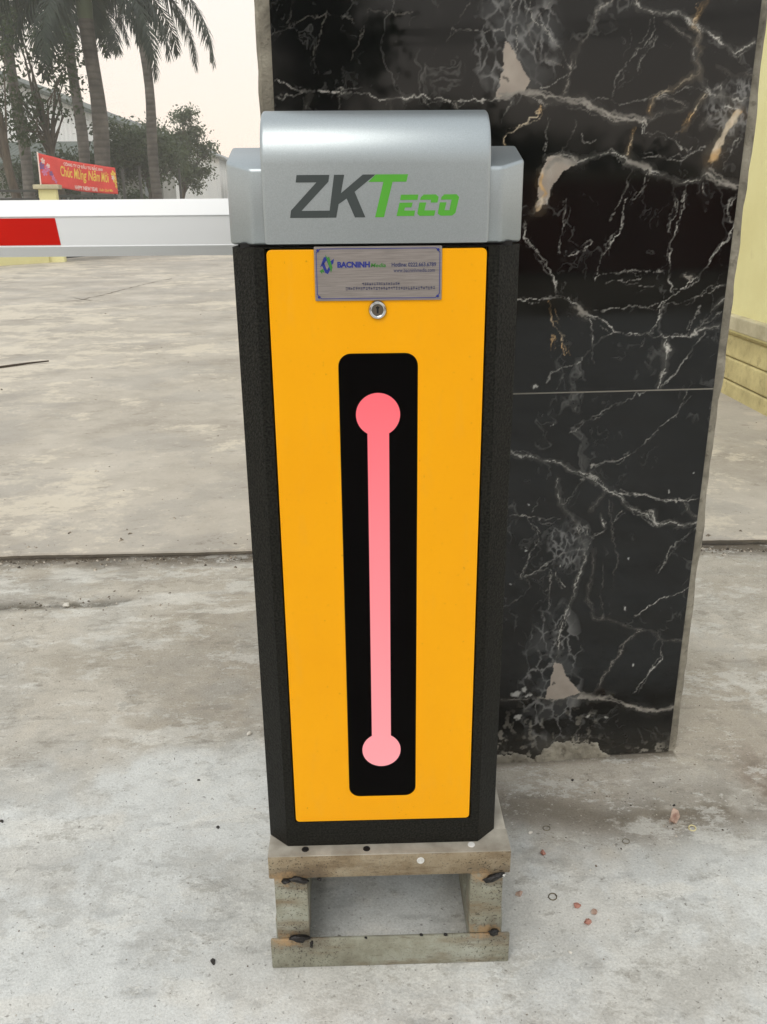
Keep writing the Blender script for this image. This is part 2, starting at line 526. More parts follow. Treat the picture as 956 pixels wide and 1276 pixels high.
# ------------------------------------------------------------------ marble column
COL0, COLA = (0.2766, 0.5081, 0.0), 0.0548
column = empty('marble_column', COL0, COLA, 'square gate column clad in polished black marble with white and ochre veins', 'column')
VEINS = [
    ('g',7.3,[(-60,1344),(-31,1350),(3,1351),(37,1347),(67,1341),(102,1331),(138,1320),(174,1309),(199,1306)]),
    ('g',4.4,[(4,1342),(58,1333),(103,1324),(154,1309)]),
    ('w',3.0,[(33,1249),(63,1253),(89,1242),(118,1253),(143,1258),(169,1248),(191,1234),(217,1230),(249,1220),(275,1211),(311,1215),(325,1224),(353,1210),(386,1201)]),
    ('g',11.0,[(32,1231),(46,1245),(61,1242),(84,1240)]),
    ('g',8.1,[(175,1246),(196,1237),(214,1232)]),
    ('o',8.5,[(25,1225),(22,1208),(30,1189),(17,1166)]),
    ('w',5.0,[(39,1235),(43,1208),(30,1175)]),
    ('o',13.2,[(365,1322),(356,1307),(343,1284),(332,1261),(329,1245)]),
    ('o',3.9,[(285,1491),(273,1466),(267,1454),(283,1446),(276,1424),(289,1416),(279,1395),(289,1377),(263,1366),(229,1353),(215,1342),(208,1320)]),
    ('w',3.9,[(281,1443),(273,1407),(285,1386)]),
    ('w',3.4,[(162,1490),(177,1478),(207,1474),(241,1472),(267,1458),(293,1446),(325,1425),(351,1414),(376,1429)]),
    ('g',3.8,[(128,1490),(101,1473),(89,1444),(72,1411),(60,1377),(52,1351)]),
    ('w',1.9,[(-14,1489),(-8,1465),(17,1448),(33,1428),(53,1411),(66,1390)]),
    ('g',2.4,[(24,1489),(7,1465),(-12,1448),(-8,1423),(20,1402),(54,1390)]),
    ('w',1.9,[(-33,1448),(-27,1423),(-33,1406)]),
    ('w',1.5,[(55,1381),(36,1368),(17,1360)]),
    ('w',1.9,[(-42,1489),(-37,1473)]),
    ('w',1.4,[(196,1466),(200,1449),(174,1411),(152,1381),(136,1347)]),
    ('w',1.5,[(206,1437),(189,1407),(179,1384)]),
    ('g',3.9,[(223,1456),(244,1443),(265,1435)]),
    ('w',2.0,[(97,1338),(136,1342),(171,1338),(201,1342),(235,1347),(273,1360),(304,1351),(333,1364)]),
    ('g',4.0,[(215,1342),(245,1342),(267,1329)]),
    ('w',3.5,[(332,1369),(330,1347),(343,1329),(363,1325)]),
    ('w',3.5,[(292,1369),(315,1347),(335,1345),(362,1338),(386,1347)]),
    ('g',3.0,[(319,1390),(351,1377),(383,1382)]),
    ('o',3.5,[(305,1347),(288,1325),(266,1289)]),
    ('o',3.0,[(180,1294),(177,1276),(171,1255)]),
    ('w',1.5,[(201,1289),(232,1284),(247,1280),(270,1298)]),
    ('w',1.5,[(199,1255),(225,1250),(271,1252),(315,1264)]),
    ('w',1.5,[(255,1275),(264,1266),(290,1264)]),
    ('o',2.0,[(-47,1267),(-48,1281),(-38,1294),(-9,1305),(10,1316),(19,1334)]),
    ('w',1.5,[(32,1316),(27,1267),(26,1249)]),
    ('w',1.5,[(74,1307),(73,1289),(58,1258)]),
    ('w',1.5,[(86,1285),(92,1271),(116,1280)]),
    ('w',2.0,[(212,1225),(205,1192),(191,1174)]),
    ('w',1.5,[(183,1234),(175,1188)]),
    ('w',1.5,[(265,1211),(270,1164)]),
    ('w',1.6,[(286,1206),(279,1178)]),
    ('w',2.1,[(317,1210),(325,1187)]),
    ('w',2.1,[(387,1191),(369,1167)]),
    ('g',7.2,[(325,1224),(348,1210),(380,1201)]),
    ('g',3.5,[(199,1307),(228,1316),(263,1320),(272,1329)]),
    ('w',2.5,[(194,1311),(199,1302),(198,1289)]),
    ('w',1.5,[(374,1284),(367,1261),(351,1229)]),
    ('g',3.5,[(339,1320),(320,1311),(301,1293)]),
    ('w',1.0,[(-40,1338),(-53,1307)]),
    ('w',2.5,[(-1,1146),(-5,1115),(17,1093),(38,1073),(53,1048),(63,1018)]),
    ('w',2.6,[(-10,1009),(32,1005),(58,1015),(79,1012),(101,997),(113,976),(152,965),(180,949),(246,942),(279,934),(328,935)]),
    ('w',5.0,[(328,935),(349,951),(381,954)]),
    ('g',9.6,[(104,991),(116,977)]),
    ('o',2.6,[(48,1005),(60,972),(78,946),(89,909)]),
    ('o',1.6,[(64,946),(61,920)]),
    ('w',2.1,[(181,1177),(172,1134),(147,1091),(134,1052),(132,1042)]),
    ('w',1.5,[(175,1187),(152,1149)]),
    ('w',1.5,[(68,1178),(68,1135),(58,1090)]),
    ('w',1.6,[(262,1191),(268,1162),(258,1129)]),
    ('w',2.1,[(285,1191),(278,1138),(273,1119),(266,1080),(272,1050),(284,1019)]),
    ('w',2.1,[(384,1137),(362,1103),(340,1064),(322,1039),(267,999),(260,963),(246,942)]),
    ('w',1.6,[(386,1038),(346,1016),(294,996),(262,994),(192,990),(134,981)]),
    ('w',2.1,[(125,965),(136,929),(144,886)]),
    ('w',1.6,[(51,856),(61,872),(119,897),(134,918),(170,944)]),
    ('w',3.3,[(279,934),(285,910),(284,888),(274,851),(270,840)]),
    ('w',6.6,[(283,918),(286,910)]),
    ('w',1.7,[(355,945),(332,909),(313,877),(278,840)]),
    ('w',5.5,[(383,1005),(366,990)]),
    ('w',2.7,[(366,990),(347,961),(328,935)]),
    ('w',2.7,[(341,964),(363,966),(378,982)]),
    ('w',1.6,[(338,993),(322,946)]),
    ('w',1.6,[(382,1190),(366,1171),(373,1142),(386,1137)]),
    ('w',1.1,[(134,1049),(234,1055),(267,1050)]),
    ('g',7.5,[(302,1045),(313,1041)]),
    ('w',3.3,[(25,846),(31,848)]),
    ('w',2.1,[(77,1087),(105,1096),(122,1111)]),
    ('w',1.1,[(152,1031),(214,1040)]),
    ('w',1.1,[(211,1023),(248,1030)]),
    ('w',1.6,[(72,1042),(72,1022)]),
    ('w',1.6,[(71,839),(86,866)]),
    ('w',1.6,[(174,949),(160,934),(144,923)]),
    ('w',1.1,[(229,916),(236,932)]),
    ('w',2.1,[(-435,1371),(-416,1369),(-391,1356),(-365,1358),(-339,1354),(-317,1352),(-295,1354),(-269,1348),(-243,1344),(-212,1346),(-182,1344),(-151,1340),(-119,1336),(-66,1338)]),
    ('w',1.7,[(-436,1344),(-417,1348),(-391,1354)]),
    ('w',4.4,[(-217,1345),(-208,1344)]),
    ('w',4.3,[(-322,1352),(-315,1351)]),
    ('g',5.3,[(-243,1342),(-242,1324)]),
    ('g',4.4,[(-133,1334),(-130,1324)]),
    ('g',3.5,[(-371,1354),(-383,1330)]),
    ('g',1.3,[(-344,1470),(-358,1427),(-372,1394)]),
    ('g',1.3,[(-279,1467),(-294,1431),(-308,1396)]),
    ('g',0.8,[(-398,1486),(-404,1453)]),
    ('g',0.8,[(-281,1468),(-208,1473)]),
    ('w',1.7,[(-139,1441),(-52,1447)]),
    ('g',1.7,[(-110,1481),(-148,1428)]),
    ('g',0.8,[(-438,1438),(-404,1445),(-378,1464),(-306,1463)]),
    ('g',1.3,[(-328,1352),(-327,1326)]),
    ('w',3.1,[(-12,720),(26,713),(51,699),(83,696),(109,679),(148,668),(182,638),(216,623),(238,596),(272,577),(301,552),(326,562),(354,550),(386,556)]),
    ('w',5.7,[(151,668),(165,658)]),
    ('w',2.6,[(215,630),(268,621),(295,607),(334,609),(380,609)]),
    ('w',3.3,[(281,584),(293,560),(310,559)]),
    ('g',3.9,[(348,605),(371,570),(386,563)]),
    ('w',3.2,[(85,661),(101,607),(130,566),(152,531),(152,489),(139,426),(130,376),(116,325),(113,273),(104,246)]),
    ('g',3.3,[(173,509),(171,453),(162,396),(185,351),(241,337),(284,320),(312,311),(335,287),(384,285)]),
    ('g',2.6,[(197,610),(205,556),(221,486),(214,415),(212,357)]),
    ('g',2.7,[(195,487),(190,416),(202,350)]),
    ('w',2.6,[(-6,586),(32,586),(65,575),(103,577)]),
    ('w',1.9,[(32,586),(43,562),(57,545)]),
    ('w',1.9,[(49,626),(41,596)]),
    ('w',2.0,[(153,514),(108,498),(74,475),(32,449),(46,430),(15,399),(-11,386)]),
    ('w',1.3,[(57,531),(36,501),(26,445)]),
    ('w',1.3,[(81,464),(86,378)]),
    ('w',2.6,[(91,453),(114,424)]),
    ('g',4.8,[(284,316),(253,280),(230,228),(200,167)]),
    ('g',5.5,[(-9,162),(40,161),(88,158),(165,165)]),
    ('g',9.9,[(165,161),(229,149),(288,130),(346,114),(381,120)]),
    ('w',1.3,[(335,828),(314,788),(269,739),(227,711),(203,696),(147,681)]),
    ('w',1.2,[(247,833),(176,798),(104,759)]),
    ('w',2.0,[(387,549),(344,516),(328,482),(312,447)]),
    ('w',2.1,[(383,415),(325,385),(274,350)]),
    ('w',2.8,[(339,283),(340,245),(315,207),(292,162)]),
    ('w',1.8,[(52,856),(66,873)]),
    ('w',1.2,[(71,840),(85,861)]),
    ('w',1.9,[(271,844),(277,875)]),
    ('w',1.9,[(277,844),(311,874)]),
    ('g',3.2,[(157,588),(180,631)]),
    ('w',3.9,[(180,584),(192,557)]),
    ('w',2.0,[(208,563),(226,586)]),
    ('w',1.9,[(142,662),(120,620),(108,607)]),
    ('w',2.0,[(146,517),(165,530),(190,543)]),
    ('w',2.0,[(150,558),(171,530),(160,510)]),
]
PATCHES = [
    [(-49,1431),(-33,1415),(-24,1400),(-11,1387),(-3,1368),(-16,1353),(-45,1347),(-60,1342),(-56,1364),(-49,1389)],
    [(20,1226),(33,1249),(58,1252),(89,1242),(55,1226),(41,1203),(33,1175),(18,1168)],
    [(100,246),(118,246),(133,218),(149,193),(165,165),(123,160),(88,159),(96,196)],
]
SPOTS = [
    ('k',7.2,(-44,1373)),
    ('w',4.9,(30,847)),
    ('w',3.9,(359,671)),
    ('w',3.3,(319,626)),
    ('w',3.2,(31,607)),
    ('w',4.6,(27,510)),
    ('w',4.0,(246,485)),
    ('w',3.1,(72,773)),
    ('w',3.4,(248,366)),
    ('w',4.2,(278,229)),
    ('w',3.3,(100,477)),
    ('w',2.6,(3,436)),
    ('k',6.3,(107,196)),
    ('w',6.4,(186,109)),
    ('w',6.4,(229,107)),
    ('w',9.8,(31,113)),
    ('w',12.5,(25,177)),
    ('w',9.7,(42,184)),
    ('w',7.0,(53,168)),
]
_cvein = {'w': L3(196, 194, 186), 'g': L3(148, 144, 136), 'o': L3(198, 164, 116)}
def marble_c(X, Z):
    """Colour of the stone at local (x, z): hand-placed veins, cell networks and specks on black."""
    jx = (fbm(X, Z, 22, 4, 31) - 0.5); jz = (fbm(X, Z, 22, 4, 32) - 0.5)
    jx2 = (fbm(X, Z, 110, 3, 33) - 0.5); jz2 = (fbm(X, Z, 110, 3, 34) - 0.5)
    U = X + 0.018 * jx + 0.007 * jx2
    V = Z + 0.018 * jz + 0.007 * jz2
    n = fbm(X, Z, 3, 5, 35)
    C = L3(3, 4, 4) + (L3(10, 11, 11) - L3(3, 4, 4)) * sstep(0.4, 0.7, n)[..., None]
    thick = 0.15 + 1.9 * fbm(X, Z, 30, 3, 36) ** 1.6
    fade = 0.15 + 0.85 * sstep(0.30, 0.62, fbm(X, Z, 42, 3, 37))
    warps = []
    for a_, f_, sd in ((0.020, 24, 70), (0.026, 30, 73), (0.032, 20, 76)):
        warps.append((X + a_ * (fbm(X, Z, f_, 4, sd, 0.6) - 0.5) + 0.009 * (fbm(X, Z, 130, 3, sd + 1, 0.6) - 0.5),
                      Z + a_ * (fbm(X, Z, f_, 4, sd + 2, 0.6) - 0.5) + 0.009 * (fbm(X, Z, 130, 3, sd + 3, 0.6) - 0.5)))
    # cell network (crackled zones)
    pr = np.random.default_rng(5)
    zones = [((-0.03, 1.43), (0.085, 0.10)), ((0.10, 0.20), (0.075, 0.21)), ((0.36, 1.33), (0.06, 0.05)), ((0.12, 0.52), (0.05, 0.07))]
    for (zx, zz), (rx, rz) in zones:
        m = 1 - np.clip(((X - zx) / rx) ** 2 + ((Z - zz) / rz) ** 2, 0, 1)
        if m.max() <= 0:
            continue
        sel = m > 0
        pts = np.stack([pr.uniform(zx - rx, zx + rx, 60), pr.uniform(zz - rz, zz + rz, 60)], -1)
        u, v = warps[2][0][sel], warps[2][1][sel]
        d = np.sqrt((u[:, None] - pts[:, 0]) ** 2 + ((v[:, None] - pts[:, 1]) * 0.6) ** 2)
        d.partition(1, axis=1)
        e = d[:, 1] - d[:, 0]
        k = (1 - sstep(0.0, 0.0045, e)) * np.minimum(1, m[sel] * 2.0) * fade[sel] * 0.42
        C[sel] = C[sel] + (L3(160, 160, 158) - C[sel]) * k[:, None]
        k2 = np.minimum(1, m[sel] * 1.5) * 0.22 * sstep(0.4, 0.65, fbm(X[sel], Z[sel], 28, 4, 45))
        C[sel] = C[sel] + (L3(110, 112, 112) - C[sel]) * k2[:, None]
    # solid pale patches
    for poly in PATCHES:
        p = np.array(poly) / 1000.0
        inside = np.zeros(X.shape, bool)
        for (xa, za), (xb, zb) in zip(p, np.roll(p, -1, 0)):
            cr = ((za > V) != (zb > V)) & (U < (xb - xa) * (V - za) / (zb - za + 1e-9) + xa)
            inside ^= cr
        if inside.any():
            t = fbm(X, Z, 40, 4, 38)[inside]
            C[inside] = (L3(150, 140, 130) * 0.8) + (L3(178, 168, 156) - L3(150, 140, 130)) * t[:, None]
    for kind, w, pts in VEINS:
        p = np.array(pts) / 1000.0
        lo, hi = p.min(0) - 0.03, p.max(0) + 0.03
        if hi[1] < Z.min() or lo[1] > Z.max():
            continue
        iy = np.where((Z[:, 0] > lo[1]) & (Z[:, 0] < hi[1]))[0]
        ix = np.where((X[0] > lo[0]) & (X[0] < hi[0]))[0]
        if len(iy) == 0 or len(ix) == 0:
            continue
        sl = (slice(iy[0], iy[-1] + 1), slice(ix[0], ix[-1] + 1))
        cv = _cvein[kind]
        if kind == 'o':
            mixo = sstep(0.4, 0.65, fbm(X[sl], Z[sl], 30, 3, 39))[..., None]
            cv = cv + (L3(206, 192, 168) - cv) * mixo
        tone = (0.45 + 0.8 * fbm(X[sl], Z[sl], 60, 3, 40))[..., None]
        wide = w > 5.5
        for si, (uw, vw) in enumerate(warps):
            if si == 2 and w < 2.2:
                continue
            u, v = uw[sl], vw[sl]
            D = np.full(u.shape, 9.0, 'f')
            for (xa, za), (xb, zb) in zip(p, p[1:]):
                dx, dz = xb - xa, zb - za
                t = np.clip(((u - xa) * dx + (v - za) * dz) / (dx * dx + dz * dz + 1e-12), 0, 1)
                D = np.minimum(D, np.hypot(u - xa - t * dx, v - za - t * dz))
            hw = w * (0.00040 if wide else 0.00017) * thick[sl] * (1.0 if si == 0 or wide else 0.4)
            core = 1 - sstep(hw * 0.4, hw + 0.0011, D)
            amp = ({'w': 0.85 if w > 2 else 0.45, 'g': 0.7 if w > 3.5 else 0.3, 'o': 0.95}[kind]) * (1.0, 0.45, 0.3)[si]
            fd = fade[sl] if si == 0 else fade[sl] * sstep(0.42, 0.6, fbm(X[sl], Z[sl], 25, 2, 80 + si))
            if wide:
                fd = 0.7 + 0.3 * fd
                amp = (0.9, 0.8, 0.5)[si]
            k = core * amp * fd
            if si == 0 and w > 2.8:
                k = np.maximum(k, np.exp(-(D / (hw * 3 + 0.004)) ** 2) * 0.07)
            C[sl] = C[sl] + (cv * tone - C[sl]) * k[..., None]
    for kind, r, (sx, sz) in SPOTS:
        d = np.hypot(warps[1][0] + 0.008 * (fbm(X, Z, 200, 2, 90) - 0.5) - sx / 1000, warps[1][1] - sz / 1000)
        k = (1 - sstep(r * 0.0004, r * 0.0009, d)) * 0.7
        cv = L3(20, 20, 20) if kind == 'k' else L3(190, 190, 184)
        C = C + (cv - C) * k[..., None]
    # faint threads everywhere
    for fs_, sd_, am_ in ((5, 41, 0.22), (9, 46, 0.16), (14, 47, 0.12)):
        rd = 1 - np.abs(fbm(X + 0.1 * jx, Z * 0.6 + 0.1 * jz, fs_, 5, sd_) - 0.5) * 75
        C = C + L3(150, 150, 146) * (np.clip(rd, 0, 1) * fade * am_ * sstep(0.45, 0.6, fbm(X, Z, 6, 3, sd_ + 1)))[..., None]
    # cement splashes and dust near the ground
    sp = sstep(0.60, 0.72, fbm(X, Z, 75, 3, 42, 0.6)) * sstep(0.17, 0.02, Z) * sstep(0.3, 0.6, fbm(X, Z, 11, 3, 43))
    C = C + (L3(150, 146, 136) - C) * (0.8 * sp)[..., None]
    du = sstep(0.10, 0.0, Z) * (0.25 + 0.6 * sstep(0.4, 0.7, fbm(X, Z, 18, 4, 44)))
    C = C + (L3(110, 105, 94) - C) * (0.45 * du)[..., None]
    return np.clip(C, 0, 1)

m_marble = Mat('polished_black_marble', rough=0.07, spec=0.40)
m_marble.color(m_marble.attr('col'))
m_marble.set('Roughness', m_marble.ramp(m_marble.noise(7, 5), [(0.35, (0.03,) * 3), (0.75, (0.09,) * 3)]))
m_edge = Mat('cut_marble_edge', lin(44, 44, 42), rough=0.6)
m_core = Mat('rough_mortar', rough=0.92, spec=0.2)
_c = m_core.ramp(m_core.noise(14, 7, 0.65, 0.5), [(0.3, lin(104, 100, 90)), (0.5, lin(140, 135, 122)), (0.72, lin(172, 167, 152))])
m_core.color(m_core.mix(m_core.math('MULTIPLY', m_core.step(m_core.noise(60, 4), 0.6, 0.68), 0.5), _c, lin(84, 78, 68)))
m_core.bump(m_core.noise(30, 8, 0.7), 0.8, 0.012)
m_core.bump(m_core.noise(160, 4, 0.7), 0.5, 0.004)

XL, XR = -0.4366, 0.3833
def tile(z0, z1, fine):
    xs = np.linspace(XL, XR, int((XR - XL) / fine)); zs = np.linspace(z0, z1, int((z1 - z0) / fine))
    t = grid_object('marble_tile', xs, zs, lambda X, Z: X * 0, marble_c, m_marble, column, vertical=True)
    bm = bmesh.new()
    o = 0.0005
    for a, b in (((XL, z0), (XR, z0)), ((XR, z0), (XR, z1)), ((XR, z1), (XL, z1)), ((XL, z1), (XL, z0))):
        bm.faces.new([bm.verts.new(p) for p in ((a[0], 0, a[1]), (b[0], 0, b[1]), (b[0], 0.014, b[1]), (a[0], 0.014, a[1]))])
    finish('cut_edge', bm, m_edge, t)
    return t
tile(0.004, 0.8325, 0.0017)
tile(0.8355, 1.634, 0.0017)
tile(1.6375, 2.40, 0.02)
m_grout = Mat('pale_grout', lin(150, 146, 136), rough=0.9)
for z in (0.8326, 1.6342):
    finish('grout_line', new_box(XL + 0.001, XR - 0.001, 0.0012, 0.013, z, z + 0.0028), m_grout, column)
# rough core showing as a strip down both edges of the slabs
bm = bmesh.new()
zs = np.linspace(-0.02, 2.46, 160)
prof = []
rr = random.Random(11)
for i, z in enumerate(zs):
    a = XL - 0.029 + 0.004 * (vnoise(np.array(z * 9.0), np.array(3.0)) - 0.5) + 0.003 * (vnoise(np.array(z * 31.0), np.array(7.0)) - 0.5)
    b = XR + 0.021 + 0.004 * (vnoise(np.array(z * 9.0), np.array(13.0)) - 0.5) + 0.004 * (vnoise(np.array(z * 31.0), np.array(17.0)) - 0.5)
    yl = 0.005 + 0.007 * float(vnoise(np.array(z * 14.0), np.array(23.0)))
    yr = 0.004 + 0.006 * float(vnoise(np.array(z * 14.0), np.array(29.0)))
    prof.append([(a + 0.004, yl + 0.008, z), (a + 0.010, yl, z), (XL + 0.002, 0.0135 if False else yl, z), (XL + 0.01, 0.0135, z),
                 (XR - 0.01, 0.0135, z), (XR - 0.002, yr, z), (b - 0.007, yr, z), (b, yr + 0.006, z), (b, 0.82, z), (a + 0.004, 0.82, z)])
vv = [[bm.verts.new((float(p[0]), float(p[1]), float(p[2]))) for p in row] for row in prof]
for r0, r1 in zip(vv, vv[1:]):
    for k in range(10):
        bm.faces.new((r0[k], r0[(k + 1) % 10], r1[(k + 1) % 10], r1[k]))
bm.faces.new(vv[-1]); bm.faces.new(vv[0][::-1])
finish('mortar_core', bm, m_core, column)
# a lump of cement smeared over the bottom of the lowest slab
def smear(pts, top, seed):
    p = np.array(pts) / 1000.0
    xs = np.arange(p[:, 0].min() - 0.01, p[:, 0].max() + 0.01, 0.002)
    zs_ = np.arange(-0.006, p[:, 1].max() + 0.02, 0.002)
    X, Z = np.meshgrid(xs, zs_)
    U = X + 0.03 * (fbm(X, Z, 45, 4, seed, 0.65) - 0.5); V = Z + 0.035 * (fbm(X, Z, 45, 4, seed + 1, 0.65) - 0.5)
    topz = np.interp(U, p[:, 0], p[:, 1], left=-0.01, right=-0.01)
    h = np.clip((topz - V) / 0.012, -1, 1)
    Y = np.where(h > 0, -0.0008 - top * np.clip(h * 3, 0, 1) * fbm(X, Z, 60, 4, seed + 2), 0.004)
    idx = np.arange(X.size).reshape(X.shape)
    fs = [(idx[i, j], idx[i, j + 1], idx[i + 1, j + 1], idx[i + 1, j])
          for i in range(X.shape[0] - 1) for j in range(X.shape[1] - 1) if (h[i:i + 2, j:j + 2] > 0).any()]
    used = sorted({int(a) for f in fs for a in f})
    rm = {a: k for k, a in enumerate(used)}
    co = np.stack([X, Y, Z], -1).reshape(-1, 3)
    raw('cement_smear', [tuple(float(c) for c in co[a]) for a in used], [tuple(rm[int(a)] for a in f) for f in fs], m_core, column, smooth=True)
smear([(70, -5), (85, 22), (105, 40), (150, 46), (195, 40), (220, 26), (235, 8), (245, -5)], 0.007, 51)
smear([(-120, -5), (-60, 12), (0, 14), (35, 20), (60, 14), (80, -5)], 0.006, 61)

# ------------------------------------------------------------------ barrier cabinet
def reparent(root):
    """Parts are modelled at their real place; keep them there under the thing's empty."""
    inv = Matrix.Translation(root.location).inverted()
    for ch in root.children:
        ch.matrix_parent_inverse = inv

m_black = Mat('black_powder_coat', lin(40, 40, 36), rough=0.5, spec=0.10)
m_black.color(m_black.ramp(m_black.noise(330, 3), [(0.38, lin(9, 9, 7)), (0.64, lin(40, 40, 35))]))
m_black.bump(m_black.noise(330, 3, 0.6), 0.8, 0.0018)
m_void = Mat('dark_gap', lin(14, 12, 11), rough=0.8)
m_orange = Mat('orange_powder_coat', lin(250, 166, 0), rough=0.36, spec=0.18)
m_orange.color(m_orange.ramp(m_orange.noise(5, 3), [(0.3, lin(243, 167, 0)), (0.7, lin(247, 172, 0))]))
_oc = m_orange.ramp(m_orange.noise(5, 3), [(0.3, lin(243, 167, 0)), (0.7, lin(247, 172, 0))])
_oc = m_orange.mix(m_orange.math('MULTIPLY', m_orange.step(m_orange.noise(16, 9, 0.75, stretch=(2.2, 1, 0.5)), 0.54, 0.70), 0.10), _oc, lin(214, 176, 96))
_oc = m_orange.mix(m_orange.math('MULTIPLY', m_orange.step(m_orange.noise(210, 2), 0.72, 0.75), 0.35), _oc, lin(150, 108, 30))
m_orange.color(_oc)
m_orange.bump(m_orange.noise(900, 2), 0.12, 0.0006)
m_orange.bump(m_orange.noise(3, 2), 0.10, 0.01)
m_silver = Mat('silver_paint', lin(150, 157, 158), rough=0.38, metal=0.75, spec=0.4)
m_silver.color(m_silver.ramp(m_silver.noise(900, 2), [(0.3, lin(158, 166, 169)), (0.7, lin(172, 180, 183))]))
m_silver.bump(m_silver.noise(420, 2), 0.06, 0.0006)
m_logo_dark = Mat('logo_charcoal', lin(52, 60, 60), rough=0.5)
m_logo_green = Mat('logo_green', lin(76, 160, 40), rough=0.5)
m_acrylic = Mat('black_acrylic', lin(3, 2, 2), rough=0.12, spec=0.02)
m_acrylic.set('Roughness', m_acrylic.ramp(m_acrylic.noise(3, 3), [(0.3, (0.09,) * 3), (0.7, (0.16,) * 3)]))
m_chrome = Mat('chrome', lin(205, 206, 204), rough=0.18, metal=1.0)
m_key = Mat('lock_core', lin(120, 112, 100), rough=0.35, metal=0.9)
m_plate = Mat('brushed_plate', lin(140, 134, 130), rough=0.5, metal=0.35)
m_plate.color(m_plate.ramp(m_plate.noise(60, 3, stretch=(0.6, 1, 14)), [(0.3, lin(128, 122, 118)), (0.7, lin(150, 143, 139))]))
m_blue = Mat('print_blue', lin(24, 40, 128), rough=0.6)
m_pgreen = Mat('print_green', lin(50, 122, 42), rough=0.6)
m_pgrey = Mat('print_grey_blue', lin(58, 62, 96), rough=0.6)
m_boom = Mat('white_boom_paint', lin(222, 225, 226), rough=0.32, spec=0.5)
m_boom.color(m_boom.ramp(m_boom.noise(3, 4, stretch=(0.4, 3, 3)), [(0.3, lin(216, 219, 220)), (0.7, lin(228, 231, 232))]))
m_red = Mat('red_reflective_film', lin(190, 18, 4), rough=0.45, spec=0.15)
m_red.color(m_red.ramp(m_red.noise(6, 4), [(0.3, lin(184, 16, 3)), (0.7, lin(198, 22, 6))]))
m_steel = Mat('dull_bracket_steel', lin(90, 92, 92), rough=0.45, metal=0.6)
m_led = Mat('pink_light_strip', lin(255, 150, 155), rough=0.4)
_sx = m_led.n.new('ShaderNodeSeparateXYZ')
m_led.l.new(m_led.tc.outputs['Object'], _sx.inputs[0])
_r = m_led.ramp(m_led.math('MULTIPLY', m_led.math('SUBTRACT', 0.95, _sx.outputs['Z']), 1.72),
                [(0.0, (1.0, 0.135, 0.165)), (0.35, (1.0, 0.23, 0.26)), (1.0, (1.0, 0.36, 0.385))])
m_led.l.new(_r, m_led.p.inputs['Emission Color'])
m_led.p.inputs['Emission Strength'].default_value = 1.0
m_led.p.inputs['Base Color'].default_value = (0.02, 0.008, 0.008, 1)

ZB, ZT = 0.2265, 1.1285
barrier = empty('barrier_gate', (0.0, 0.15, ZB), 0, 'orange and black boom barrier cabinet with silver hood and pink light strip', 'barrier')

# body: a chamfered shell whose front is open for the door
bm = bmesh.new()
hw, hf, cd, dp = 0.18, 0.1507, 0.0272, 0.30
ox, oz0, oz1, od = 0.1372, 0.2718, 1.1272, 0.02
def sheet(pts):
    bm.faces.new([bm.verts.new(p) for p in pts])
plan = [(-hf, 0), (-hw, cd), (-hw, dp - cd), (-hf, dp), (hf, dp), (hw, dp - cd), (hw, cd), (hf, 0)]
for a, b in zip(plan, plan[1:]):
    sheet([(a[0], a[1], ZB), (b[0], b[1], ZB), (b[0], b[1], ZT), (a[0], a[1], ZT)])
sheet([(p[0], p[1], ZT) for p in plan]); sheet([(p[0], p[1], ZB) for p in plan])
F = lambda x0, x1, z0, z1: sheet([(x0, 0, z0), (x1, 0, z0), (x1, 0, z1), (x0, 0, z1)])
F(-hf, -ox, ZB, oz0); F(-ox, ox, ZB, oz0); F(ox, hf, ZB, oz0)
F(-hf, -ox, oz0, oz1); F(ox, hf, oz0, oz1)
F(-hf, -ox, oz1, ZT); F(-ox, ox, oz1, ZT); F(ox, hf, oz1, ZT)
for (xa, za), (xb, zb) in (((-ox, oz0), (ox, oz0)), ((ox, oz0), (ox, oz1)), ((ox, oz1), (-ox, oz1)), ((-ox, oz1), (-ox, oz0))):
    sheet([(xa, 0, za), (xb, 0, zb), (xb, od, zb), (xa, od, za)])
bmesh.ops.remove_doubles(bm, verts=bm.verts[:], dist=1e-5)
bmesh.ops.recalc_face_normals(bm, faces=bm.faces[:])
sharp = [e for e in bm.edges if len(e.link_faces) == 2 and e.calc_face_angle(0) > 0.3 and abs(e.verts[0].co.y - e.verts[1].co.y) < 0.1 and max(v.co.y for v in e.verts) < 0.04
         and not any(abs(abs(v.co.x) - ox) < 1e-4 and v.co.y > 0.001 for v in e.verts)]
bmesh.ops.bevel(bm, geom=sharp, offset=0.0022, segments=2, profile=0.5, affect='EDGES', clamp_overlap=True)
finish('body', bm, m_black, barrier, smooth=32)
finish('recess', new_box(-ox + 0.001, ox - 0.001, 0.0185, 0.025, oz0 + 0.001, oz1 - 0.001), m_void, barrier)

# door with the dark light panel set in it
dx, dz0, dz1 = 0.1341, 0.2745, 1.1249
wx, wz0, wz1 = 0.0515, 0.3182, 0.9994
bm = bmesh.new()
outer = rounded(-dx, dx, dz0, dz1, 0.005, 5)
inner = rounded(-wx, wx, wz0, wz1, 0.017, 8)
ov = [bm.verts.new((x, -0.0015, z)) for x, z in outer]
iv = [bm.verts.new((x, -0.0015, z)) for x, z in inner]
oe = [bm.edges.new((a, b)) for a, b in zip(ov, ov[1:] + ov[:1])]
ie = [bm.edges.new((a, b)) for a, b in zip(iv, iv[1:] + iv[:1])]
bmesh.ops.triangle_fill(bm, edges=oe + ie, use_beauty=True)
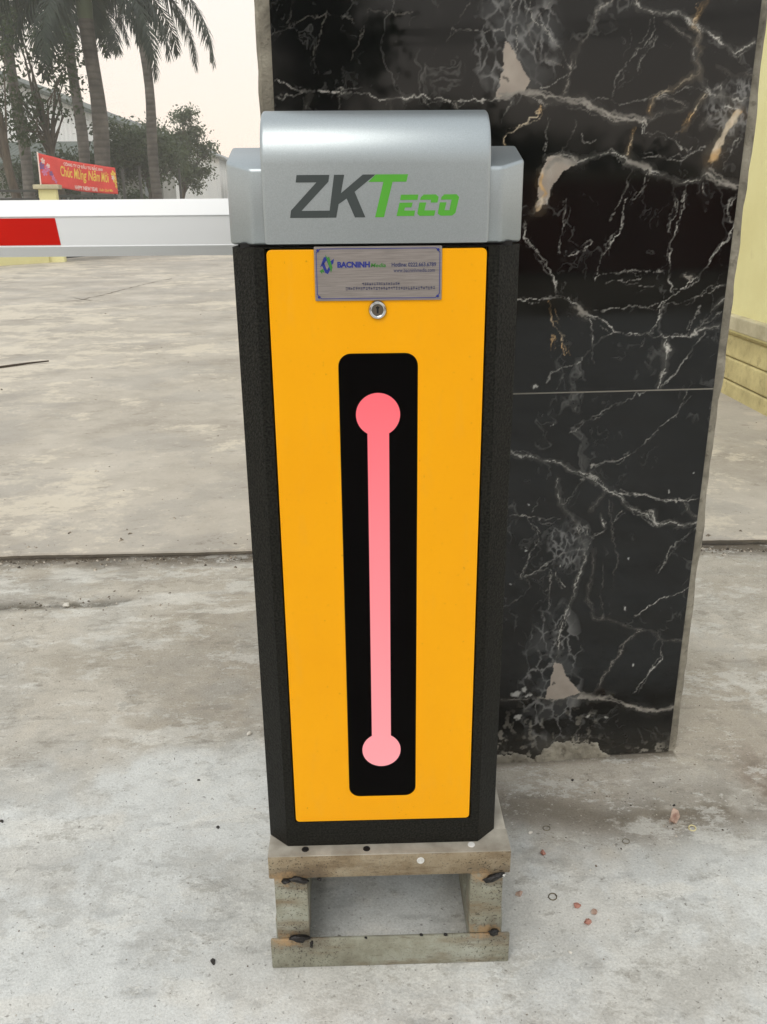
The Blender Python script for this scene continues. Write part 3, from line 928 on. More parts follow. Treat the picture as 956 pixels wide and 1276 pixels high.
# soft rolled rim at both edges
def rim(vs_, pts, sign, steps):
    prev = vs_
    cx = sum(p[0] for p in pts) / len(pts); cz = sum(p[1] for p in pts) / len(pts)
    for off, y in steps:
        cur = []
        for i, (x, z) in enumerate(pts):
            x0, z0 = pts[i - 1]; x1, z1 = pts[(i + 1) % len(pts)]
            t = Vector((x1 - x0, z1 - z0)); t.normalize()
            nn = Vector((t.y, -t.x)) * sign
            cur.append(bm.verts.new((x + nn.x * off, y, z + nn.y * off)))
        for i in range(len(pts)):
            j = (i + 1) % len(pts)
            bm.faces.new((prev[i], prev[j], cur[j], cur[i]))
        prev = cur
rim(ov, outer, 1, [(0.0006, -0.0011), (0.0009, -0.0004), (0.0009, 0.016)])
rim(iv, inner, -1, [(0.0004, -0.0013), (0.0006, -0.0008), (0.0006, 0.008)])
bmesh.ops.recalc_face_normals(bm, faces=bm.faces[:])
door = finish('door', bm, m_orange, barrier, smooth=25)
# lock
bm = bmesh.new()
lathe_y(bm, 0.0, 1.053, [(0.0115, -0.0014), (0.0115, -0.0030), (0.0105, -0.0046), (0.0085, -0.0050), (0.0074, -0.0042), (0.0072, -0.0024)], 36)
lock = finish('lock', bm, m_chrome, door, smooth=40)
bm = bmesh.new()
lathe_y(bm, 0.0, 1.053, [(0.0073, -0.0028), (0.0068, -0.0034), (0.0040, -0.0036), (0.0, -0.0036)], 28)
finish('key_cylinder', bm, m_key, door, smooth=40)
bm = bmesh.new()
prism(bm, [(-0.0011, 1.0490), (0.0011, 1.0490), (0.0013, 1.0545), (0.0024, 1.0562), (0.0, 1.0580), (-0.0024, 1.0562), (-0.0013, 1.0545)], 'y', -0.0041, -0.0034)
finish('keyhole', bm, m_void, door)

# light panel and strip
bm = bmesh.new()
prism(bm, rounded(-wx + 0.0006, wx - 0.0006, wz0 + 0.0006, wz1 - 0.0006, 0.0165, 8), 'y', -0.0009, 0.006)
panel = finish('light_panel', bm, m_acrylic, barrier)
def dumbbell(za, zb, r, w, n=40):
    pts = []
    a0 = math.asin(w / r)
    for k in range(n + 1):                                   # top disc, clockwise from its lower left
        a = -math.pi / 2 - a0 - (2 * math.pi - 2 * a0) * k / n
        pts.append((r * math.cos(a), za + r * math.sin(a)))
    for k in range(n + 1):
        a = math.pi / 2 - a0 - (2 * math.pi - 2 * a0) * k / n
        pts.append((r * math.cos(a), zb + r * math.sin(a)))
    return pts
bm = bmesh.new()
prism(bm, [(x - 0.0008, z) for x, z in dumbbell(0.919, 0.4025, 0.0288, 0.0142)], 'y', -0.0013, -0.0006)
finish('light_strip', bm, m_led, panel)

# hood
bm = bmesh.new()
prof = [(-0.004, 1.1325), (-0.004, 1.222)]
for k in range(1, 11):
    a = R(180 - 90 * k / 10)
    prof.append((0.052 + 0.056 * math.cos(a), 1.222 + 0.0625 * math.sin(a)))
prof += [(0.25, 1.2845), (0.285, 1.275), (0.304, 1.24), (0.304, 1.1325)]
prism(bm, prof, 'x', -0.1365, 0.1365, 0.0045, 3, 'caps')
hood = finish('hood', bm, m_silver, barrier, smooth=30)
bm = bmesh.new()
wp = [(-0.1515, 0.0035), (-0.1825, 0.034), (-0.1825, 0.27), (-0.155, 0.298), (0.155, 0.298), (0.1825, 0.27), (0.1825, 0.034), (0.1515, 0.0035)]
zw = lambda y: 1.2185 + 0.30 * (min(y, 0.095) - 0.0035)
lo = [bm.verts.new((x, y, 1.1310)) for x, y in wp]
mid_y = 0.095
full = [(-0.1515, 0.0035), (-0.1825, 0.034), (-0.1825, mid_y), (-0.1825, 0.27), (-0.155, 0.298), (0.155, 0.298), (0.1825, 0.27), (0.1825, mid_y), (0.1825, 0.034), (0.1515, 0.0035)]
bm.free(); bm = bmesh.new()
lo = [bm.verts.new((x, y, 1.1310)) for x, y in full]
hi = [bm.verts.new((x, y, zw(y))) for x, y in full]
bm.faces.new(lo)
for i in range(10):
    j = (i + 1) % 10
    bm.faces.new((lo[i], lo[j], hi[j], hi[i]))
bm.faces.new((hi[0], hi[1], hi[2], hi[7], hi[8], hi[9]))
bm.faces.new((hi[2], hi[3], hi[4], hi[5], hi[6], hi[7]))
bmesh.ops.recalc_face_normals(bm, faces=bm.faces[:])
bmesh.ops.bevel(bm, geom=[e for e in bm.edges if not (abs(e.verts[0].co.y - mid_y) < 1e-4 and abs(e.verts[1].co.y - mid_y) < 1e-4)],
                offset=0.0045, segments=3, profile=0.5, affect='EDGES', clamp_overlap=True)
finish('hood_skirt', bm, m_silver, barrier, smooth=30)
finish('neck', new_box(-0.168, 0.168, 0.012, 0.285, ZT - 0.001, 1.1335), m_void, barrier)

# lettering on the hood
def lg(pts):
    return [(-0.1040 + (x - 50) / 833.0 * 0.2025, 1.1625 + (282 - y) / 210.0 * 0.0482) for x, y in pts]
LOGO = [
    ('logo_letter', m_logo_dark, [(90, 73), (250, 73), (244, 106), (108, 247), (246, 247), (240, 282), (50, 282), (56, 245), (185, 109), (84, 109)]),
    ('logo_letter', m_logo_dark, [(272, 73), (322, 73), (304, 162), (412, 73), (474, 73), (371, 156), (422, 282), (370, 282), (331, 189), (291, 216), (278, 282), (240.5, 282)]),
    ('logo_letter', m_logo_green, [(475.5, 73), (633, 73), (625, 109), (557, 109), (514, 282), (470, 282), (512, 109), (438, 109)]),
    ('logo_letter', m_logo_green, [(598, 172), (684, 172), (680, 198), (594, 198)]),
    ('logo_letter', m_logo_green, [(591, 211), (656, 211), (650, 235), (618, 235), (614, 250), (668, 250), (663, 277), (576, 277)]),
    ('logo_letter', m_logo_green, [(696, 185), (710, 172), (770, 172), (784, 184), (778, 212), (744, 212), (747, 198), (693, 198)]),
    ('logo_letter', m_logo_green, [(689, 211), (723, 211), (714, 250), (769, 250), (763, 277), (690, 277), (679, 266)]),
    ('logo_letter', m_logo_green, [(798, 185), (812, 172), (872, 172), (885, 186), (868, 264), (852, 277), (795, 277), (780, 266), (790, 211), (823, 211), (814, 250), (838, 250), (848, 198), (795, 198)]),
]
for nm, mt, pts in LOGO:
    bm = bmesh.new()
    vv = [bm.verts.new((x, -0.0043, z)) for x, z in lg(pts)]
    f = bm.faces.new(vv)
    f.normal_update()
    bmesh.ops.triangulate(bm, faces=[f])
    bmesh.ops.recalc_face_normals(bm, faces=bm.faces[:])
    ob = finish(nm, bm, mt, hood)

# name plate
bm = bmesh.new()
PX0, PX1, PZ0, PZ1 = -0.0770, 0.0795, 1.0648, 1.1292
prism(bm, rounded(PX0, PX1, PZ0, PZ1, 0.0012, 3), 'y', -0.0034, -0.0022)
plate = finish('name_plate', bm, m_plate, barrier)
PP = lambda u, v: (PX0 + u * (PX1 - PX0), -0.0037, PZ0 + v * (PZ1 - PZ0))
def flat(name, polys, mat, parent, y=-0.0037):
    bm = bmesh.new()
    for p in polys:
        f = bm.faces.new([bm.verts.new((PP(u, v)[0], y, PP(u, v)[2])) for u, v in p])
        f.normal_update()
        bmesh.ops.triangulate(bm, faces=[f])
    return finish(name, bm, mat, parent)
# border line with clipped corners
b0, b1 = [], []
def oct_(i, c):
    w = (PX1 - PX0) / (PZ1 - PZ0)
    a = i / w
    k = c / w
    return [(a + k, i), (1 - a - k, i), (1 - a, i + c), (1 - a, 1 - i - c), (1 - a - k, 1 - i), (a + k, 1 - i), (a, 1 - i - c), (a, i + c)]
o1, o2 = oct_(0.035, 0.08), oct_(0.047, 0.075)
flat('border_line', [(o1[k], o1[(k + 1) % 8], o2[(k + 1) % 8], o2[k]) for k in range(8)], m_blue, plate)
for u, v in ((0.03, 0.07), (0.97, 0.07), (0.03, 0.93), (0.97, 0.93)):
    bm = bmesh.new()
    x, _, z = PP(u, v)
    lathe_y(bm, x, z, [(0.0017, -0.0034), (0.0015, -0.0044), (0.0, -0.0046)], 14)
    finish('screw', bm, m_blue, plate)
# emblem: two interlocked arrows
flat('emblem', [[(0.045, 0.62), (0.075, 0.80), (0.095, 0.83), (0.118, 0.72), (0.155, 0.78), (0.150, 0.70), (0.118, 0.62), (0.095, 0.75), (0.080, 0.70)],
                [(0.060, 0.66), (0.085, 0.52), (0.105, 0.50), (0.128, 0.60), (0.115, 0.64), (0.098, 0.57), (0.075, 0.72)]], m_blue, plate)
flat('emblem', [[(0.040, 0.56), (0.060, 0.50), (0.060, 0.545), (0.078, 0.52), (0.070, 0.60)],
                [(0.085, 0.86), (0.105, 0.80), (0.118, 0.82), (0.142, 0.62), (0.130, 0.53), (0.112, 0.66), (0.100, 0.76)]], m_pgreen, plate, -0.0039)
fit_text('lettering', 'BACNINH', PP, 0.180, 0.435, 0.612, 0.725, m_blue, plate, offset=0.05)
fit_text('lettering', 'Media', PP, 0.440, 0.560, 0.615, 0.690, m_pgreen, plate, shear=0.2, offset=0.02)
fit_text('lettering', 'Hotline: 0222.663.6789', PP, 0.605, 0.955, 0.620, 0.700, m_pgrey, plate, offset=0.03)
fit_text('lettering', 'www.bacninhmedia.com', PP, 0.620, 0.945, 0.520, 0.590, m_pgrey, plate, offset=0.01)
rq = random.Random(5)
def scribble(u0, u1, v0, v1, n):
    polys = []
    w = (u1 - u0) / n
    for k in range(n):
        a = u0 + w * k + w * 0.1
        b = a + w * 0.75
        for _ in range(3):
            v = rq.uniform(v0, v1 - 0.008)
            polys.append([(a, v), (b, v), (b, v + 0.008), (a, v + 0.008)])
        for _ in range(2):
            u = rq.uniform(a, b - 0.002)
            polys.append([(u, v0), (u + 0.0016, v0), (u + 0.0016, v1), (u, v1)])
    return polys
flat('small_print', [p for p in scribble(0.37, 0.67, 0.285, 0.335, 16)], m_pgrey, plate)
flat('small_print', [p for p in scribble(0.24, 0.95, 0.195, 0.255, 36)], m_pgrey, plate)

# boom arm: hollow aluminium beam with chamfered top and bottom
bp_ = [(0.3350, 1.1185), (0.3332, 1.1170), (0.3345, 1.1150), (0.3435, 1.1015), (0.372, 1.1015), (0.387, 1.117), (0.387, 1.162), (0.372, 1.1865),
       (0.347, 1.1865), (0.3345, 1.1642), (0.3332, 1.1625), (0.3350, 1.1608)]
bm = bmesh.new()
prism(bm, bp_, 'x', -3.6, 0.02)
boom = finish('boom_arm', bm, m_boom, barrier)
for x1 in (-0.492, -1.294, -2.094):
    bm = bmesh.new()
    prism(bm, [(x1 - 0.40, 1.1195), (x1, 1.1195), (x1 - 0.004, 1.1598), (x1 - 0.404, 1.1598)], 'y', 0.3344, 0.3349)
    finish('red_stripe', bm, m_red, boom)
finish('boom_end_cap', new_box(-3.606, -3.6, 0.335, 0.386, 1.103, 1.185, bevel=0.002), m_void, boom)
bm = bmesh.new()
lathe_y(bm, 0.0, 1.144, [(0.0, 0.30), (0.035, 0.30), (0.035, 0.334)], 24)
box(bm, -0.12, 0.12, 0.3875, 0.394, 1.085, 1.20, bevel=0.002)
finish('boom_mount', bm, m_steel, barrier, smooth=30)
reparent(barrier)

# ------------------------------------------------------------------ steel stand under the cabinet
WELDS = [(-0.135, 0.180), (-0.135, 0.058), (0.176, 0.176), (0.178, 0.064)]
def stand_mat(name, stops, stain, speck):
    m = Mat(name, rough=0.55, metal=0.2, spec=0.45)
    c = m.ramp(m.noise(11, 8, 0.68), stops)
    c = m.mix(m.math('MULTIPLY', m.step(m.noise(9, 8, 0.7, 0.0, stretch=(0.5, 1, 2.6)), 0.50, 0.64), 0.75), c, stain)      # brown wash along the bar
    c = m.mix(m.math('MULTIPLY', m.step(m.noise(60, 6, 0.7, stretch=(0.4, 1, 1.6)), 0.58, 0.66), 0.45), c, (stain[0] * 0.5, stain[1] * 0.5, stain[2] * 0.5, 1))
    # weld spatter: fine dark dots, thicker near the joints
    near = None
    for wx_, wz_ in WELDS:
        vm = m.n.new('ShaderNodeVectorMath'); vm.operation = 'DISTANCE'
        m.l.new(m.tc.outputs['Object'], vm.inputs[0]); vm.inputs[1].default_value = (wx_, -0.022, wz_)
        r = m.ramp(vm.outputs['Value'], [(0.01, (1, 1, 1)), (0.085, (0, 0, 0))])
        near = r if near is None else m.mix(1.0, near, r, 'LIGHTEN')
    dots = m.step(m.noise(330, 2, 0.5), 0.60, 0.64)
    c = m.mix(m.math('MULTIPLY', dots, m.math('ADD', m.math('MULTIPLY', near, 0.75), speck)), c, lin(52, 46, 38))
    for wx_, wz_ in WELDS:
        for ox_, rr_, cc, am in ((0.0, 0.050, lin(86, 74, 60), 0.7), (-0.022 if wx_ < 0 else -0.014, 0.026, lin(188, 154, 110), 0.6)):
            vm = m.n.new('ShaderNodeVectorMath'); vm.operation = 'DISTANCE'
            mp = m.n.new('ShaderNodeMapping')
            mp.inputs['Scale'].default_value = (0.8, 0.3, 1.7)
            m.l.new(m.tc.outputs['Object'], mp.inputs[0]); m.l.new(mp.outputs[0], vm.inputs[0])
            vm.inputs[1].default_value = ((wx_ + ox_) * 0.8, -0.022 * 0.3, wz_ * 1.7)
            k = m.math('ADD', vm.outputs['Value'], m.math('MULTIPLY', m.math('SUBTRACT', m.noise(55, 7, 0.75), 0.5), 0.10))
            c = m.mix(m.ramp(k, [(rr_ * 0.25, (am,) * 3), (rr_, (0, 0, 0))]), c, cc)
    m.color(c)
    m.bump(m.noise(120, 6, 0.65), 0.35, 0.002)
    return m
m_stand = stand_mat('mill_scale_steel', [(0.30, lin(116, 112, 96)), (0.5, lin(150, 150, 134)), (0.7, lin(176, 178, 166))], lin(124, 106, 80), 0.22)
m_stand_b = stand_mat('brown_stained_steel', [(0.30, lin(112, 96, 74)), (0.5, lin(142, 127, 102)), (0.7, lin(170, 160, 138))], lin(98, 78, 54), 0.30)
m_slag = Mat('weld_slag', lin(34, 32, 31), rough=0.35, metal=0.4)
m_slag.bump(m_slag.noise(400, 3), 0.6, 0.002)
m_zinc = Mat('light_zinc_steel', rough=0.5, metal=0.3)
m_zinc.color(m_zinc.ramp(m_zinc.noise(22, 5), [(0.3, lin(148, 141, 128)), (0.5, lin(172, 166, 153)), (0.7, lin(196, 191, 178))]))
m_chalk = Mat('white_screw_head', lin(206, 206, 202), rough=0.5)

stand = empty('steel_stand', (0.01, 0.13, 0.0), 0, 'low welded steel frame stand with scorched weld marks under the barrier cabinet', 'stand')
YF, YB = -0.022, 0.285
def bar(name, *a, mat=m_stand):
    return finish(name, new_box(*a, bevel=0.0025), mat, stand, smooth=40)
bar('top_rail', -0.180, 0.200, YF, 0.028, 0.182, ZB - 0.002, mat=m_stand_b)
finish('top_plate', new_box(-0.1797, 0.1997, YF + 0.0008, 0.0275, ZB - 0.0025, ZB - 0.0004), m_zinc, stand)
bar('top_rail', -0.180, 0.200, YB - 0.05, YB, 0.182, ZB - 0.0005)
bar('top_rail', -0.1795, -0.130, 0.0285, YB - 0.0505, 0.1825, ZB - 0.001, mat=m_zinc)
bar('top_rail', 0.150, 0.1995, 0.0285, YB - 0.0505, 0.1825, ZB - 0.001, mat=m_zinc)
bar('bottom_rail', -0.184, 0.2045, YF - 0.001, -0.0165, -0.001, 0.0585)
bar('bottom_rail', -0.184, 0.2045, YB - 0.05, YB, -0.001, 0.0585)
bar('bottom_rail', -0.181, -0.129, 0.0285, YB - 0.0505, -0.001, 0.052)
bar('bottom_rail', 0.143, 0.201, 0.0285, YB - 0.0505, -0.001, 0.052)
for x0, x1 in ((-0.1725, -0.1205), (0.1375, 0.1895)):
    bar('leg', x0, x1, YF + 0.0025, 0.026, 0.0588, 0.1817)
    bar('leg', x0, x1, YB - 0.048, YB - 0.0025, 0.0588, 0.1817)
def lump(name, c, r, mat, parent, seed, sub=2, rough_=0.3, rot=0.0, **kw):
    bm = bmesh.new()
    bmesh.ops.create_icosphere(bm, subdivisions=sub, radius=1.0)
    rn = random.Random(seed)
    ph = [rn.uniform(0, 6) for _ in range(6)]
    for v in bm.verts:
        d = v.co.normalized()
        k = 1 + rough_ * (math.sin(d.x * 3.1 + ph[0]) * math.sin(d.y * 3.7 + ph[1]) + 0.6 * math.sin(d.z * 5.3 + ph[2] + d.x * 4) + 0.5 * math.sin(d.y * 7 + ph[3] + d.z * 3)) * 0.6
        q = Vector((d.x * r[0], d.y * r[1], d.z * r[2])) * k
        q.rotate(Matrix.Rotation(rot, 3, 'Y'))
        v.co = q + Vector(c)
    return finish(name, bm, mat, parent, smooth=60, **kw)
for i, (x, z, rx, rz, rot) in enumerate(((-0.133, 0.181, 0.0155, 0.0055, 0.15), (-0.137, 0.0625, 0.0165, 0.0055, 0.0), (0.174, 0.176, 0.0175, 0.0055, -0.35), (0.178, 0.064, 0.0085, 0.006, 0.0),
                                         (-0.118, 0.050, 0.003, 0.006, 0.1), (-0.153, 0.180, 0.007, 0.0025, 0.0))):
    lump('weld_bead', (x, YF - 0.0015, z), (rx, 0.0055, rz), m_slag, stand, 20 + i, 2, 0.35, rot)
for i, (x, z, s) in enumerate(((-0.101, 0.180, 0.0025), (-0.03, 0.058, 0.002), (0.06, 0.061, 0.002), (0.1, 0.06, 0.0025), (0.187, 0.178, 0.005))):
    lump('weld_spatter', (x, YF, z), (s * 1.4, 0.003, s), m_slag if i < 4 else m_chalk, stand, 40 + i, 1, 0.3)
def screw(x, y, z, top):
    bm = bmesh.new()
    if top:
        prof = [(0.0, 0.0016), (0.0052, 0.0012), (0.0058, 0.0)]
        n = 18
        rings = [[bm.verts.new((x + r * math.cos(2 * math.pi * k / n), y + r * math.sin(2 * math.pi * k / n), z + h)) for k in range(n)] for r, h in prof[1:]]
        c = bm.verts.new((x, y, z + prof[0][1]))
        for k in range(n):
            bm.faces.new((c, rings[0][k], rings[0][(k + 1) % n]))
            bm.faces.new((rings[0][k], rings[1][k], rings[1][(k + 1) % n], rings[0][(k + 1) % n]))
    else:
        lathe_y(bm, x, z, [(0.0060, y), (0.0056, y - 0.0012), (0.0042, y - 0.0014), (0.0036, y - 0.0004), (0.0024, y - 0.0004), (0.0018, y - 0.0014), (0.0, y - 0.0014)], 18)
    return bm
finish('screw', screw(0.058, YF, 0.2115, False), m_chalk, stand, smooth=40)
finish('screw', screw(-0.026, -0.010, ZB - 0.0004, True), m_slag, stand, smooth=40)
finish('screw', screw(0.139, -0.007, ZB - 0.0004, True), m_chalk, stand, smooth=40)
finish('screw', screw(-0.122, -0.008, ZB - 0.0004, True), m_slag, stand, smooth=40)
reparent(stand)

# ------------------------------------------------------------------ bits lying on the concrete
m_brick = Mat('broken_brick', rough=0.9)
m_brick.color(m_brick.ramp(m_brick.noise(70, 5), [(0.3, lin(146, 92, 78)), (0.7, lin(190, 146, 130))]))
m_brick.bump(m_brick.noise(200, 5), 0.6, 0.004)
m_brick2 = Mat('pale_broken_brick', rough=0.9)
m_brick2.color(m_brick2.ramp(m_brick2.noise(60, 5), [(0.3, lin(142, 108, 94)), (0.55, lin(186, 162, 146)), (0.75, lin(206, 196, 184))]))
m_brick2.bump(m_brick2.noise(200, 5), 0.6, 0.004)
m_stone_d = Mat('dark_stone', lin(48, 45, 42), rough=0.85)
m_stone_w = Mat('pale_cement_crumb', lin(206, 202, 192), rough=0.9)
m_wire = Mat('tarnished_wire', lin(120, 112, 92), rough=0.4, metal=0.8)

def shard(name, x, y, s, mat, seed, label, cat, group=None, flat_=0.6):
    bm = bmesh.new()
    rn = random.Random(seed)
    for _ in range(16):
        d = Vector((rn.gauss(0, 1), rn.gauss(0, 1), rn.gauss(0, 1))).normalized()
        bm.verts.new((d.x * s[0], d.y * s[1], d.z * s[2]))
    r_ = bmesh.ops.convex_hull(bm, input=bm.verts[:])
    bmesh.ops.delete(bm, geom=[v for v in bm.verts if not v.link_faces], context='VERTS')
    bmesh.ops.bevel(bm, geom=bm.edges[:], offset=min(s) * 0.08, segments=1, affect='EDGES')
    zmin = min(v.co.z for v in bm.verts)
    for v in bm.verts:
        v.co.z -= zmin + 0.0015
    o = finish(name, bm, mat, None, label=label, cat=cat, group=group)
    o.location = (x, y, float(apron_h(np.array([[x]]), np.array([[y]]))[0, 0]))
    o.rotation_euler.z = rn.uniform(0, 6)
    return o
o = shard('brick_fragment', 0.588, 0.298, (0.015, 0.012, 0.020), m_brick2, 4, 'pale pink upright brick shard on the brown stained concrete', 'brick piece')
shard('brick_fragment', 0.345, 0.090, (0.009, 0.007, 0.004), m_brick, 6, 'dull red flat brick chip, left of the close trio right of the stand', 'brick piece')
shard('brick_fragment', 0.372, 0.074, (0.008, 0.006, 0.004), m_brick2, 7, 'pinkish white speckled brick chip, right of the close trio', 'brick piece')
shard('brick_fragment', 0.355, 0.051, (0.008, 0.007, 0.005), m_brick, 8, 'bright red rounded brick chip, nearest of the close trio', 'brick piece')
shard('brick_fragment', 0.312, 0.222, (0.008, 0.006, 0.004), m_brick, 9, 'red and white brick chip beside the top corner of the stand', 'brick piece')
shard('brick_fragment', 0.248, 0.120, (0.006, 0.010, 0.004), m_brick2, 10, 'thin tan brick sliver close to the right leg of the stand', 'brick piece')

def ring(x, y, r, t, mat, label, tilt=0.0):
    bm = bmesh.new()
    n, m = 28, 8
    vs_ = []
    for i in range(n):
        a = 2 * math.pi * i / n
        rr_ = r * (1 + 0.06 * math.sin(2 * a + x * 40))
        vs_.append([bm.verts.new(((rr_ + t * math.cos(b)) * math.cos(a), (rr_ + t * math.cos(b)) * math.sin(a), t * 0.8 + t * math.sin(b)))
                    for b in [2 * math.pi * k / m for k in range(m)]])
    for i in range(n):
        for k in range(m):
            bm.faces.new((vs_[i][k], vs_[(i + 1) % n][k], vs_[(i + 1) % n][(k + 1) % m], vs_[i][(k + 1) % m]))
    o = finish('metal_ring', bm, mat, None, smooth=60, label=label, cat='ring', group='metal rings dropped on the concrete')
    o.location = (x, y, float(apron_h(np.array([[x]]), np.array([[y]]))[0, 0]))
    o.rotation_euler.x = tilt
m_ringy = Mat('pale_brass_wire', lin(206, 196, 150), rough=0.4, metal=0.3)
ring(0.622, 0.280, 0.0070, 0.0014, m_ringy, 'pale yellow ring beside the upright brick shard', 0.12)
ring(0.307, 0.113, 0.0074, 0.0010, m_wire, 'dark wire ring with a tail between stand and brick chips', 0.05)
ring(0.480, 0.249, 0.0068, 0.0006, m_wire, 'thin faint ring lying alone on the brown stained concrete', 0.0)
ring(0.333, 0.292, 0.0068, 0.0007, m_wire, 'thin dark ring at the edge of the brown stain near the cabinet', 0.0)

for i, (x, y, s, lb) in enumerate((
        (-0.283, -0.008, .0070, 'largest dark stone chip, left of the lower rail of the stand'),
        (-0.325, 0.318, .0055, 'dark stone chip just left of the lower corner of the cabinet'),
        (-0.390, 0.470, .0045, 'dark stone chip farther back, left of the cabinet'),
        (-0.768, 0.351, .0055, 'dark stone chip at the left edge of the picture'),
        (0.420, 0.440, .0042, 'dark stone chip lying before the foot of the marble column'),
        (0.610, 0.350, .0040, 'dark stone chip just behind the upright brick shard'))):
    shard('pebble', x, y, (s, s * 0.75, s * 0.55), m_stone_d, 100 + i, lb, 'stone', 'dark stone chips')
for i, (x, y, s, lb) in enumerate((
        (-0.300, 0.637, .006, 'white cement crumb on the concrete close left of the cabinet'),
        (-0.958, 1.360, .012, 'largest white cement crumb, on the broken strip near the road edge'),
        (0.298, 0.280, .004, 'white cement crumb beside the thin dark ring near the cabinet'),
        (0.310, -0.008, .003, 'tiny white cement crumb alone to the right of the stand'))):
    shard('cement_crumb', x, y, (s * 1.4, s, s * 0.7), m_stone_w, 130 + i, lb, 'crumb', 'white cement crumbs')
bm = bmesh.new()
tube(bm, [(-3.3, 5.20, 0.032), (-2.95, 5.32, 0.036), (-2.73, 5.39, 0.034), (-2.57, 5.53, 0.036), (-2.43, 5.60, 0.040)], [0.007, 0.009, 0.009, 0.008, 0.006], 7)
m_twig = Mat('dry_twig', lin(66, 56, 46), rough=0.9)
finish('twig', bm, m_twig, None, smooth=60, label='bent dark dry twig lying on the road under the boom', cat='twig')

# loose grit: too small and too many to count
rg = np.random.default_rng(12)
gv, gf = [], []
def grit(x, y, s, z0):
    b = len(gv)
    a = rg.uniform(0, 6.28)
    for k in range(4):
        t = a + k * 1.57 + rg.uniform(-0.4, 0.4)
        r_ = s * rg.uniform(0.6, 1.2)
        gv.append((x + r_ * math.cos(t), y + r_ * math.sin(t), z0 - 0.0006))
    gv.append((x + rg.uniform(-0.3, 0.3) * s, y + rg.uniform(-0.3, 0.3) * s, z0 + s * rg.uniform(0.5, 0.9)))
    for k in range(4):
        gf.append((b + k, b + (k + 1) % 4, b + 4))
def scatter(n, fx, fy, smin, smax):
    xs = fx(n); ys = fy(n)
    hz = apron_h(xs[None, :].astype('f'), ys[None, :].astype('f'))[0]
    for x, y, h in zip(xs, ys, hz):
        if -0.2 < x < 0.21 and -0.03 < y < 0.3: continue
        if -0.2 < x < 0.7 and y > 0.47 + 0.055 * x and y < 1.35: continue
        grit(float(x), float(y), float(smin + (smax - smin) * rg.random() ** 3), float(h))
scatter(700, lambda n: rg.uniform(-1.3, 1.5, n), lambda n: 1.72 - np.abs(rg.normal(0, 0.035, n)), 0.0015, 0.010)
scatter(260, lambda n: rg.uniform(0.2, 1.0, n), lambda n: rg.normal(0.34, 0.06, n), 0.0008, 0.004)
scatter(1500, lambda n: rg.uniform(-1.2, 1.2, n), lambda n: rg.uniform(-0.2, 1.6, n), 0.0006, 0.0030)
scatter(200, lambda n: rg.uniform(-1.25, -0.6, n), lambda n: rg.normal(1.35, 0.05, n), 0.001, 0.007)
for _ in range(420):
    y_ = 1.78 + 7.0 * rg.random() ** 2.2
    x_ = rg.uniform(-0.5, 0.5) * (y_ + 1.2) * 1.3 - 0.1
    grit(float(x_), float(y_), float(0.0025 + 0.011 * rg.random() ** 4), 0.0255)
m_grit = Mat('mixed_grit', rough=0.9)
m_grit.color(m_grit.ramp(m_grit.noise(45, 2), [(0.38, lin(62, 56, 48)), (0.5, lin(120, 110, 96)), (0.62, lin(196, 188, 174))]))
raw('loose_grit', gv, gf, m_grit, label='scattered grit and crumbs over the concrete', kind='stuff')

# ------------------------------------------------------------------ yellow wall on the right
m_yellow = Mat('yellow_lime_paint', rough=0.9, spec=0.2)
_c = m_yellow.ramp(m_yellow.noise(1.6, 6, 0.6), [(0.3, lin(220, 213, 156)), (0.6, lin(230, 225, 170)), (0.8, lin(235, 231, 182))])
_c = m_yellow.mix(m_yellow.math('MULTIPLY', m_yellow.step(m_yellow.noise(7, 6, 0.7, 0.5), 0.60, 0.74), 0.25), _c, lin(190, 178, 134))
m_yellow.color(_c)
m_yellow.bump(m_yellow.noise(40, 6, 0.6), 0.3, 0.006)
m_yband = Mat('grimy_yellow_paint', rough=0.9, spec=0.2)
_c = m_yband.ramp(m_yband.noise(5, 6, 0.65), [(0.3, lin(176, 164, 118)), (0.6, lin(208, 196, 142)), (0.8, lin(218, 208, 158))])
m_yband.color(m_yband.mix(m_yband.math('MULTIPLY', m_yband.step(m_yband.noise(16, 5, 0.7), 0.54, 0.7), 0.5), _c, lin(126, 114, 84)))
m_yband.bump(m_yband.noise(40, 6, 0.6), 0.4, 0.008)
m_ycap = Mat('weathered_ledge', rough=0.9, spec=0.2)
m_ycap.color(m_ycap.ramp(m_ycap.noise(6, 6, 0.65), [(0.3, lin(162, 154, 126)), (0.7, lin(200, 193, 164))]))
m_ycap.bump(m_ycap.noise(40, 6), 0.4, 0.006)
ywall = empty('yellow_wall', (2.4, 5.5, 0.0), 0, 'tall pale yellow painted wall with a projecting ledge and banded base at right', 'wall')
Y0, Y1 = 2.3, 11.0
finish('wall_face', new_box(2.275, 2.52, Y0, Y1, 0.40, 3.4), m_yellow, ywall)
finish('ledge', new_box(2.225, 2.53, Y0 - 0.01, Y1 + 0.01, 0.425, 0.512, bevel=0.008), m_ycap, ywall)
for k, (z0, z1, x) in enumerate(((0.0, 0.112, 2.252), (0.118, 0.250, 2.258), (0.256, 0.384, 2.264))):
    finish('base_course', new_box(x, 2.50, Y0, Y1, z0 - (0.03 if k == 0 else 0), z1, bevel=0.010), m_yband, ywall)
finish('base_backing', new_box(2.285, 2.49, Y0 + 0.01, Y1 - 0.01, -0.02, 0.43), m_yband, ywall)
reparent(ywall)

